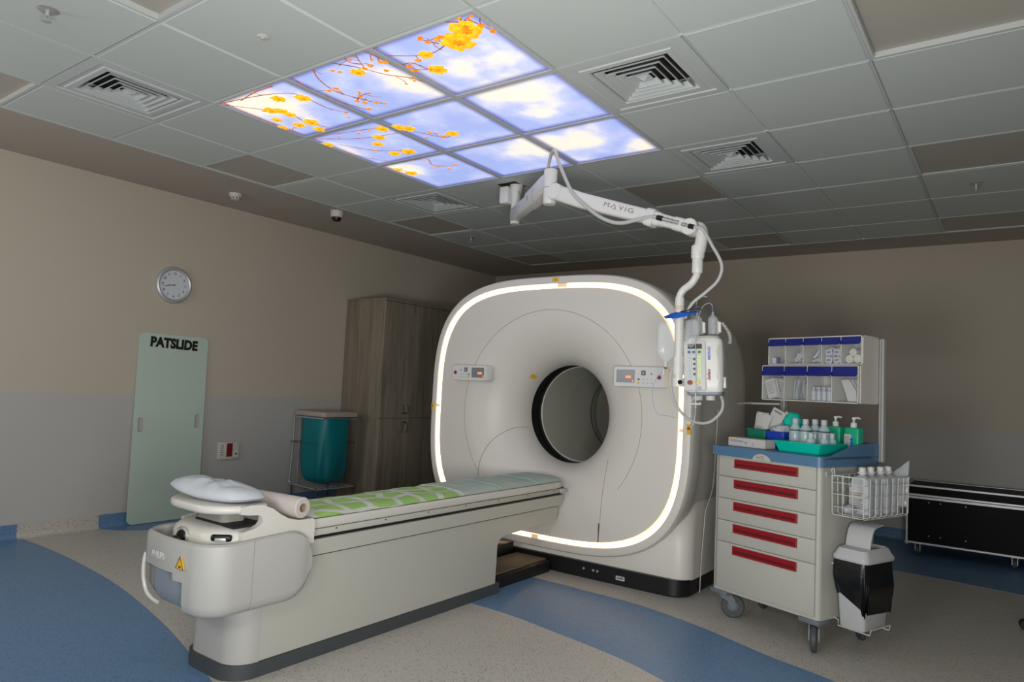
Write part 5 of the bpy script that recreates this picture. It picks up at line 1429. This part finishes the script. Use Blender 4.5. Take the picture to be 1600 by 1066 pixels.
# raised flap: curved sheet
bm = NB(); A_ = []
prof_ = [(-.075, .500), (-.070, .53), (-.062, .56), (-.050, .588), (-.036, .604), (-.014, .612), (.02, .616), (.045, .619)]
loft(bm, [[Q(.360, y, z), Q(.482, y, z), Q(.482, y+.004, z-.004), Q(.360, y+.004, z-.004)] for y, z in prof_])
lo('swing_flap', bm, M_bin, t)
bm = NB()
for y in (-.11, .06): tube(bm, [Q(.325, y, .16), Q(.35, y, .155), Q(.35, y, .128), Q(.505, y, .126), Q(.51, y, .15)], .003, 6)
tube(bm, [Q(.51, -.11, .15), Q(.51, .06, .15)], .003, 6); tube(bm, [Q(.325, -.13, .42), Q(.34, -.13, .42)], .005, 6); lo('bin_bracket', bm, M_wire, t)

# ================================================================== INJECTOR ARM
MT = V((2.0, 1.22, 0))
t = thing('ceiling_support_arm', 'white jointed ceiling support arm reaching over the scanner', 'support arm', (MT.x, MT.y, H))
E1_ = V((1.48, .585, 2.43)); W_ = V((1.455, -.325, 2.075))
bm = NB(); cyl(bm, MT+V((0, 0, 2.375)), MT+V((0, 0, H)), .034, n=28); lathe(bm, [(.034, 2.375), (.030, 2.37), (0, 2.369)], MT, n=28); lathe(bm, [(.0345, 2.56), (.0345, 2.565), (.05, H-.0), (0, H)], MT, n=28); obj('ceiling_column', bm, M_arm, t)
bm = NB(); box(bm, MT.x-.075, MT.x+.015, MT.y+.02, MT.y+.10, 2.515, 2.64, .014, 3); obj('junction_box', bm, M_arm, t)
bm = NB(); box(bm, MT.x-.085, MT.x+.05, MT.y-.045, MT.y+.11, H-.004, H-.001); obj('ceiling_cutout', bm, M_gap, t)
# first horizontal arm: tapered rounded box from column to elbow
d = (E1_-V((MT.x, MT.y, 2.43))); d.z = 0; L1 = d.length; u = d.normalized(); n = V((-u.y, u.x, 0))


def beam(bm, o, u, up, prof):
    """prof list: (s, half width, z centre, half height)"""
    side = up.cross(u).normalized(); rows = []
    for s, hw, zc, hh in prof:
        rows.append([tuple(o+u*s+side*a+up*(zc+b_)) for a, b_ in rrect(-hw, hw, -hh, hh, min(hw, hh)*.45, 4)])
    loft(bm, rows)


Z = V((0, 0, 1)); o0 = V((MT.x, MT.y, 2.435))
bm = NB(); beam(bm, o0, u, Z, [(-.02, .030, 0, .042), (.0, .038, 0, .048), (.42, .038, .0, .045), (.44, .036, 0, .043)]); obj('lower_beam', bm, M_arm, t)
bm = NB(); beam(bm, o0, u, Z, [(.40, .046, .0, .053), (.42, .047, .002, .056), (.60, .047, .006, .056), (L1-.10, .044, .016, .056), (L1, .040, .02, .052)]); obj('sleeve', bm, M_arm, t)
bm = NB(); tube(bm, [o0+u*.60+n*s*.0+V((0, 0, 0))+n*a+Z*b_ for a, b_ in [(.0475, -.05), (.0475, .058), (-.0475, .058), (-.0475, -.05)] for s in (1,)], .0008, 4, closed=True); obj('sleeve_seam', bm, M_seam, t)
bm = NB(); lathe(bm, [(0, .095), (.038, .095), (.041, .09), (.041, -.105), (.036, -.118), (0, -.12)], E1_, n=32); el = obj('elbow', bm, M_arm, t)
bm = NB(); lathe(bm, [(.0412, -.02), (.0417, -.018), (.0412, -.016)], E1_, n=32); obj('elbow_seam', bm, M_seam, t)
text('arm_mark', 'i', .05, M_inkdark, t, frame(o0+u*.47-n*.0475 if (CAM-o0).dot(-n) > 0 else o0+u*.47+n*.0475, -u if (CAM-o0).dot(-n) < 0 else u, Z), .001)
# spring arm
S0 = E1_+V((-.01, -.045, -.055)); u2 = (W_-S0).normalized(); sd = V((1, 0, 0)); up2 = sd.cross(u2).normalized()
if up2.z < 0: up2 = -up2
L2 = (W_-S0).length
bm = NB(); lathe(bm, [(0, -.044), (.046, -.044), (.050, -.038), (.050, .038), (.046, .044), (0, .044)], S0+V((0, -.015, 0)), V((1, 0, 0)), 32); obj('shoulder_joint', bm, M_arm, t)
bm = NB(); beam(bm, S0, u2, up2, [(.0, .036, 0, .042), (.10, .038, 0, .047), (.20, .038, -.006, .045), (.5, .035, -.004, .041), (.70, .033, 0, .038), (.74, .033, 0, .036)]); sa = obj('spring_arm', bm, M_arm, t)
bm = NB(); beam(bm, S0, u2, up2, [(.65, .039, -.002, .046), (.66, .041, -.002, .048), (.695, .041, -.002, .048), (.70, .039, -.002, .046)]); obj('arm_collar', bm, M_arm, t)
bm = NB(); beam(bm, S0, u2, up2, [(.69, .03, 0, .034), (L2-.10, .03, 0, .032), (L2-.09, .034, 0, .036), (L2-.03, .034, 0, .036), (L2, .03, 0, .034)]); obj('arm_end', bm, M_arm, t)
for body, ss, m_, k_ in (('M', .395, M_lgrey, 1.5), ('V', .492, M_lgrey, 1.3), ('I', .522, M_lgrey, 1.3), ('G', .556, M_lgrey, 1.6)):
    text('arm_lettering', body, .036, m_, sa, frame(S0+u2*ss-sd*.0368+up2*.004, u2, up2), 0, ext=.0002, sx=k_)
bm = NB(); c_a = S0+u2*.446-sd*.0366+up2*.003
tube(bm, [c_a+u2*a_+up2*b_ for a_, b_ in ((-.022, -.010), (0, .014), (.014, -.012), (-.004, -.011))], .0018, 5); obj('arm_lettering', bm, M_red, sa)
for s0, nm in ((.735, 'cable_plug'), (.885, 'cable_plug')):
    pass
q0 = S0+u2*.725-sd*.037+up2*.004
bm = NB(); cyl(bm, q0, q0+u2*.035, .0135, n=14); obj('plug_cap', bm, M_black, t)
bm = NB()
for k in range(6): cyl(bm, q0+u2*(.037+.016*k), q0+u2*(.049+.016*k), .0125 if k % 2 else .0105, n=14)
cyl(bm, q0+u2*.03, q0+u2*.13, .009, n=12); obj('metal_connector', bm, M_chrome, t)
q1 = S0+u2*.875-sd*.037+up2*.002
bm = NB()
for k in range(3): cyl(bm, q1+u2*(.014*k), q1+u2*(.011+.014*k), .0125 if k % 2 else .0105, n=14)
obj('metal_connector', bm, M_chrome, t)
bm = NB(); cyl(bm, q1+u2*.042, q1+u2*.072, .0135, n=14); obj('plug_cap', bm, M_black, t)
# wrist
bm = NB(); lathe(bm, [(0, -.040), (.040, -.040), (.044, -.035), (.044, .035), (.040, .040), (0, .040)], W_, V((1, 0, 0)), 30); obj('wrist_joint', bm, M_arm, t)
WP = V((1.487, -.352, 0))
bm = NB(); tube(bm, spline([W_+V((.01, -.0, .0)), W_+V((.025, -.035, -.0)), V((WP.x, WP.y-.02, 2.04)), V((WP.x, WP.y-.01, 1.97)), V((WP.x, WP.y, 1.94))], 6), .032, 18); obj('wrist_bend', bm, M_arm, t)
bm = NB(); lathe(bm, [(0, 1.985), (.030, 1.985), (.034, 1.98), (.034, 1.925), (.031, 1.915), (.0, 1.915)], WP, n=24); obj('swivel_collar', bm, M_arm, t)
bm = NB(); lathe(bm, [(.027, 1.915), (.028, 1.91), (.028, 1.845), (.025, 1.838), (0, 1.838)], WP, n=24); obj('pole_sleeve', bm, M_arm, t)
PB = V((1.475, -.268, 0))
pole_pts = spline([(WP.x, WP.y, 1.90), (WP.x, WP.y, 1.84), (WP.x-.003, WP.y+.008, 1.815), (1.48, -.322, 1.782), (1.465, -.290, 1.752), (1.462, -.272, 1.722), (1.464, -.270, 1.69), (1.468, -.270, 1.60), (1.475, -.270, 1.30)], 6)
bm = NB(); tube(bm, pole_pts, .019, 18); pole = obj('drop_pole', bm, M_arm, t)
bm = NB(); cyl(bm, (1.463, -.271, 1.71), (1.475, -.270, 1.285), .0235, n=22); obj('pole_tube', bm, M_arm, t)
bm = NB(); cyl(bm, (1.4636, -.271, 1.668), (1.464, -.271, 1.645), .0242, n=22); obj('yellow_mark', bm, mat('tape_mark', rgb(206, 190, 170), .5), t)
bm = NB(); cyl(bm, (1.474, -.270, 1.29), (1.475, -.270, 1.245), .030, n=22); obj('pole_clamp', bm, M_arm, t)
bm = NB(); lathe(bm, [(0, -.038), (.010, -.038), (.012, -.034), (.012, -.02)], (1.475, -.270, 1.268), V((.75, .66, 0)), 14); obj('clamp_knob', bm, M_black, t)
# hoses along the arm
bm = NB(); A0 = o0+V((.0, 0, 0))
tube(bm, spline([o0+u*(L1-.10)+Z*.05, o0+u*(L1-.05)+Z*.14, E1_+V((-.03, -.02, .185)), E1_+V((-.055, -.06, .185)), E1_+V((-.065, -.10, .10)), S0+u2*.14-sd*.045+up2*.03, S0+u2*.26-sd*.05-up2*.03, S0+u2*.40-sd*.05-up2*.075, S0+u2*.52-sd*.05-up2*.078, S0+u2*.62-sd*.045-up2*.035, S0+u2*.69-sd*.037+up2*.0, q0], 8), .0105, 10)
obj('upper_hose', bm, M_hose, t)
bm = NB(); tube(bm, spline([q1+u2*.06, q1+u2*.12-up2*.0, V((1.475, -.43, 1.98)), V((1.50, -.475, 1.88)), V((1.50, -.46, 1.80)), V((1.485, -.40, 1.735)), V((1.475, -.34, 1.685)), V((1.468, -.315, 1.64)), V((1.468, -.30, 1.6))], 8), .0085, 10); obj('lower_hose', bm, M_hose, t)
bm = NB(); tube(bm, [MT+V((.0, -.01, H)), MT+V((-.03, -.05, 2.56)), o0+u*.10+Z*.05], .007, 8); obj('feed_hose', bm, M_hose, t)
bm = NB(); tube(bm, spline([(1.468, -.246, 1.628), (1.45, -.262, 1.632), (1.45, -.30, 1.637), (1.468, -.36, 1.648), (1.475, -.385, 1.645)], 5), .003, 6); tube(bm, [(1.46, -.31, 1.637), (1.45, -.37, 1.668)], .002, 6); obj('cable_tie', bm, M_black, t)

# ---- hanger and fluid bags
t = thing('bag_hanger', 'blue folded hanger strap across the pole holding the fluid bags', 'hanger', (1.46, -.27, 1.6))
bm = NB(); rows = []
for s in range(9):
    f = s/8; p = V((1.425, -.205, 1.598)).lerp(V((1.500, -.345, 1.632)), f); w = .004+.012*math.sin(PI*min(1, f*1.1))
    rows.append([p+V((-.028, -.018, -w*.8)), p+V((-.036, -.022, w*.4)), p+V((-.015, 0, w+.004)), p+V((.012, .0, w*.2))])
loft(bm, rows); obj('strap', bm, M_hangerblue, t)


def fluid(name, lab, top, hh, w, dpt, yaw, liquid):
    t_ = thing(name, lab, 'fluid bottle', tuple(top-V((0, 0, hh))), yaw)
    bm = NB(); rows = []
    for f, k in ((0, .10), (.03, .22), (.10, .55), (.18, .86), (.26, 1), (.6, .98), (.85, .95), (.93, .88), (.97, .6), (1.0, .3)):
        rows.append([(a, b_, hh*f) for a, b_ in [(w*k*math.copysign(abs(math.cos(q))**.75, math.cos(q)), dpt*(k**.8)*math.copysign(abs(math.sin(q))**.75, math.sin(q))) for q in [2*PI*i/32 for i in range(32)]]])
    loft(bm, rows); lo('bottle_body', bm, M_fluid if liquid else M_clear, t_, 50)
    bm = NB(); lathe(bm, [(0, -.022), (.006, -.022), (.008, -.016), (.008, -.004), (.012, -.002), (.012, .006), (0, .006)], n=16); lo('port', bm, M_inkwhite, t_)
    bm = NB(); lathe(bm, [(0, -.030), (.0095, -.030), (.0095, -.024), (0, -.024)], n=14); lo('port_ring', bm, M_plinth, t_)
    bm = NB(); tube(bm, [(0, 0, hh), (-.008, 0, hh+.012), (0, 0, hh+.022), (.008, 0, hh+.012)], .0016, 6, closed=True); lo('hanging_loop', bm, M_wire, t_)
    return t_


fluid('fluid_bottle', 'clear fluid bottle hanging left of the pole over the ring light', V((1.432, -.217, 1.580)), .215, .050, .030, math.radians(-54), False)
fluid('fluid_bottle', 'smaller clear fluid bottle hanging right of the pole behind the injector', V((1.497, -.330, 1.60)), .165, .038, .028, math.radians(-54), False)

# ---- injector
t = thing('contrast_injector', 'white contrast injector with control keypad hanging from the arm', 'injector', (1.575, -.39, 1.21))
ia = math.radians(-54+8); ia = math.radians(-77)
IM = Matrix.Translation((1.565, -.385, 1.21)) @ Matrix.Rotation(ia, 4, 'Z') @ Matrix.Rotation(math.radians(-2.5), 4, 'Y') @ Matrix.Diagonal((1.16, 1.1, 1.06, 1))


def il(name, bm, m, par=t, ang=35): bm.transform(IM); return obj(name, bm, m, par, ang=ang)


# local: x right (0 centre, half width .085), y away, z up
bm = NB(); rows = []
for z, k in ((.012, .93), (.02, .97), (.06, 1), (.18, 1.02), (.25, 1.0), (.268, .95), (.275, .86)):
    rows.append([(x_, y_, z) for x_, y_ in rrect(-.082*k, .082*k, -.055*k, .115*k, .028, 6)])
loft(bm, rows); inj = il('housing', bm, M_arm)
bm = NB(); loft(bm, [[(x_, y_, z) for x_, y_ in rrect(-.076+i, .076-i, -.05+i, .108-i, .026, 6)] for z, i in ((-.006, .008), (.0, 0), (.016, 0))]); il('base_cap', bm, M_bluegrey)
bm = NB(); loft(bm, [[(x_, y_, z) for x_, y_ in rrect(-.07*k, .07*k, -.045*k, .10*k, .026, 6)] for z, k in ((.272, 1), (.282, .98), (.287, .9))]); il('top_cap', bm, M_bore)
bm = NB(); loft(bm, [[(x_, y, z_) for x_, z_ in rrect(-.084+i, .012-i, .018+i, .262-i, .010, 4)] for y, i in ((-.050, 0), (-.060, 0), (-.0635, .004))]); kp = il('keypad_panel', bm, M_inkwhite)


def ib(name, m, x0, x1, z0, z1, y=-.0645, b=0): bm = NB(); box(bm, x0, x1, y, -.0630, z0, z1); return il(name, bm, m, kp)


ib('display', M_black, -.066, -.004, .222, .246)
M_lb = mat('pale_blue', rgb(160, 184, 214), .5); M_lg = mat('pale_green', rgb(178, 206, 120), .5)
ib('key_field_blue', M_lb, -.068, -.030, .196, .216); ib('key_field_green', M_lg, -.026, -.005, .196, .216)
ib('scale_blue', M_lb, -.067, -.050, .078, .190); ib('scale_white', M_inkwhite, -.0645, -.0525, .081, .187, -.0648)
ib('scale_green', M_lg, -.026, -.008, .078, .190); ib('scale_white', mat('pale_lime', rgb(222, 232, 190), .5), -.0235, -.0105, .081, .187, -.0648)
bm = NB()
for k in range(14): box(bm, -.061, -.056, -.0652, -.0647, .085+k*.0073, .087+k*.0073); box(bm, -.020, -.014, -.0652, -.0647, .085+k*.0073, .087+k*.0073)
il('scale_marks', bm, M_inkgrey, kp)
for z in (.172, .148, .124, .098): bm = NB(); lathe(bm, [(0, -.0665), (.006, -.0665), (.0065, -.064)], (-.038, 0, z), (0, 1, 0), 14); il('arrow_key', bm, M_inkgrey, kp)
for x, z in ((-.060, .206), (-.040, .206), (-.015, .206)): bm = NB(); lathe(bm, [(0, -.0665), (.006, -.0665), (.0065, -.064)], (x, 0, z), (0, 1, 0), 14); il('round_key', bm, M_inkgrey, kp)
bm = NB(); lathe(bm, [(0, -.069), (.011, -.068), (.012, -.064)], (-.058, 0, .058), (0, 1, 0), 20); il('stop_button', bm, M_red, kp)
bm = NB(); lathe(bm, [(0, -.0675), (.009, -.067), (.010, -.064)], (-.024, 0, .058), (0, 1, 0), 20); il('yellow_button', bm, mat('yellow_button', rgb(220, 200, 30), .4), kp)
bm = NB(); tube(bm, [(-.016+.008*math.cos(q), -.0645, .030+.008*math.sin(q)) for q in [2*PI*i/20 for i in range(20)]], .0008, 4, closed=True); box(bm, -.0165, -.0155, -.065, -.0642, .024, .036); box(bm, -.021, -.011, -.065, -.0642, .0295, .0305); il('round_logo', bm, M_inkgrey, kp)
text('side_lettering', 'MEDRAD', .016, M_hangerblue, t, IM @ frame((.026, -.0575, .20), (0, 0, 1), (-1, 0, 0)), .0004)
text('side_lettering', 'Stellant', .018, M_red, t, IM @ frame((.024, -.0575, .095), (0, 0, 1), (-1, 0, 0)), .0005, shear=.3)
bm = NB(); loft(bm, [[(x_, -.0535-.004*math.sin(PI*f), z_) for x_, z_ in ((.052+.008*math.sin(PI*f)*1.2, .06+f*.18), (.070+.0*f, .06+f*.18))] for f in [k/10 for k in range(11)]], closed=False, cap=False); il('side_flute', bm, M_bore)
bm = NB()
for x in (-.035, .02): lathe(bm, [(0, -.028), (.019, -.028), (.021, -.02), (.021, -.005), (0, -.005)], (x, .02, 0), n=20)
il('bottom_knob', bm, M_inkwhite)
bm = NB(); box(bm, .078, .092, -.02, .03, .03, .085, .004); il('side_socket', bm, M_arm)
for x in (-.033, .036):
    bm = NB(); lathe(bm, [(.026, .285), (.020, .292), (.012, .300), (0, .300)], (x, .02, 0), n=20); il('syringe_seat', bm, M_black)
    bm = NB(); lathe(bm, [(0, .292), (.021, .292), (.0225, .296), (.0225, .372), (.019, .382), (.006, .396), (.005, .410), (0, .410)], (x, .02, 0), n=22); il('syringe', bm, M_clear)
    bm = NB(); tube(bm, [(x+.0225, .02, .30), (x+.0225, .02, .365)], .004, 8); box(bm, x+.022, x+.036, .01, .03, .305, .36, .003, 1); il('syringe_heater', bm, M_arm)
bm = NB(); tube(bm, spline([(-.033, .02, .41), (-.036, .015, .44), (-.026, .0, .475), (.0, -.01, .485), (.016, -.01, .482)], 6), .0018, 6); tube(bm, spline([(.036, .02, .41), (.036, .01, .44), (.020, -.005, .452), (-.010, -.02, .42), (-.028, -.068, .30), (-.030, -.070, .15), (-.032, -.070, .0)], 6), .0018, 6); il('patient_line', bm, M_frost)
bm = NB(); tube(bm, [(-.033, .02, .41), (-.036, .015, .44)], .0035, 6); tube(bm, [(.036, .02, .41), (.036, .012, .435)], .0035, 6); il('luer_fitting', bm, M_purple)
# coiled cable at right
bm = NB(); cpts = []
for k in range(160):
    f = k/159; c0 = V((.075+.035*math.sin(f*2.0), .02, .355-.105*f)); a_ = f*2*PI*14; cpts.append(c0+V((.006*math.cos(a_), .006*math.sin(a_), 0)))
tube(bm, cpts, .0026, 6); il('coiled_cable', bm, M_wire)
# bracket to pole
bm = NB(); pa = IM @ V((-.08, .02, .165)); pb = V((1.472, -.270, pa.z-.015)); cyl(bm, pa, pb, .022, n=16); cyl(bm, pb+V((0, 0, .035)), pb-V((0, 0, .06)), .028, n=18); obj('pole_bracket', bm, M_arm, t)
# stopcock under the head
bm = NB(); ctr = V((-.034, -.070, -.045)); tube(bm, [ctr+V((0, 0, .05)), ctr-V((0, 0, .02))], .003, 8); tube(bm, [ctr+V((-.022, 0, 0)), ctr+V((.022, 0, -.002))], .005, 8)
for s in (-1, 1): lathe(bm, [(0, -.004), (.007, -.003), (.007, .003), (0, .004)], ctr+V((.020*s, 0, 0)), X_, 12)
tube(bm, [ctr+V((-.005, 0, .03)), ctr+V((-.022, 0, .008))], .0016, 6); il('stopcock', bm, M_inkwhite)
bm = NB(); tube(bm, spline([ctr-V((0, 0, .02)), ctr+V((-.004, 0, -.06)), ctr+V((-.012, 0, -.10)), ctr+V((-.028, 0, -.118))], 5), .0018, 6); il('line_end', bm, M_frost)
bm = NB(); lathe(bm, [(0, -.006), (.006, -.005), (.006, .008), (0, .01)], ctr+V((-.032, 0, -.122)), n=10); il('red_cap', bm, M_red)
# hose loop from pole base to injector
tt = thing('injector_hose', 'grey hose looping down from the pole to the injector base', 'hose', (1.53, -.30, 1.05))
bm = NB(); tube(bm, spline([(1.474, -.246, 1.36), (1.462, -.232, 1.30), (1.468, -.238, 1.22), (1.49, -.256, 1.15), (1.53, -.30, 1.085), (1.575, -.35, 1.06), (1.61, -.40, 1.07), (1.63, -.445, 1.12), (1.632, -.455, 1.17), (1.628, -.44, 1.22)], 8), .0078, 10); obj('hose', bm, M_hose, tt)
# thin line from left bag down
tt = thing('infusion_line', 'thin infusion line falling from the left fluid bottle', 'tube', (1.41, -.19, 1.0))
bm = NB(); tube(bm, spline([(1.432, -.217, 1.335), (1.408, -.185, 1.29), (1.40, -.165, 1.24), (1.40, -.165, 1.17), (1.41, -.175, 1.12), (1.43, -.19, 1.095), (1.46, -.225, 1.09), (1.49, -.265, 1.08)], 6), .0018, 6); obj('line', bm, mat('blue_tint_line', rgb(150, 165, 195), .3), tt)
bm = NB(); lathe(bm, [(0, 0), (.006, 0), (.006, .035), (0, .035)], (1.426, -.210, 1.30), n=12); obj('drip_chamber', bm, M_inkwhite, tt)
# cable down the side of gantry to the floor
tt = thing('side_cable', 'thin white cable running down the right side of the gantry to the floor', 'cable', (2.35, -.14, 0))
bm = NB(); tube(bm, spline([(2.38, -.165, 1.12), (2.38, -.155, .8), (2.36, -.15, .62), (2.27, -.145, .50), (2.24, -.148, .40), (2.23, -.140, .2), (2.23, -.135, .01)], 8), .003, 6); obj('cable', bm, M_wire, tt)
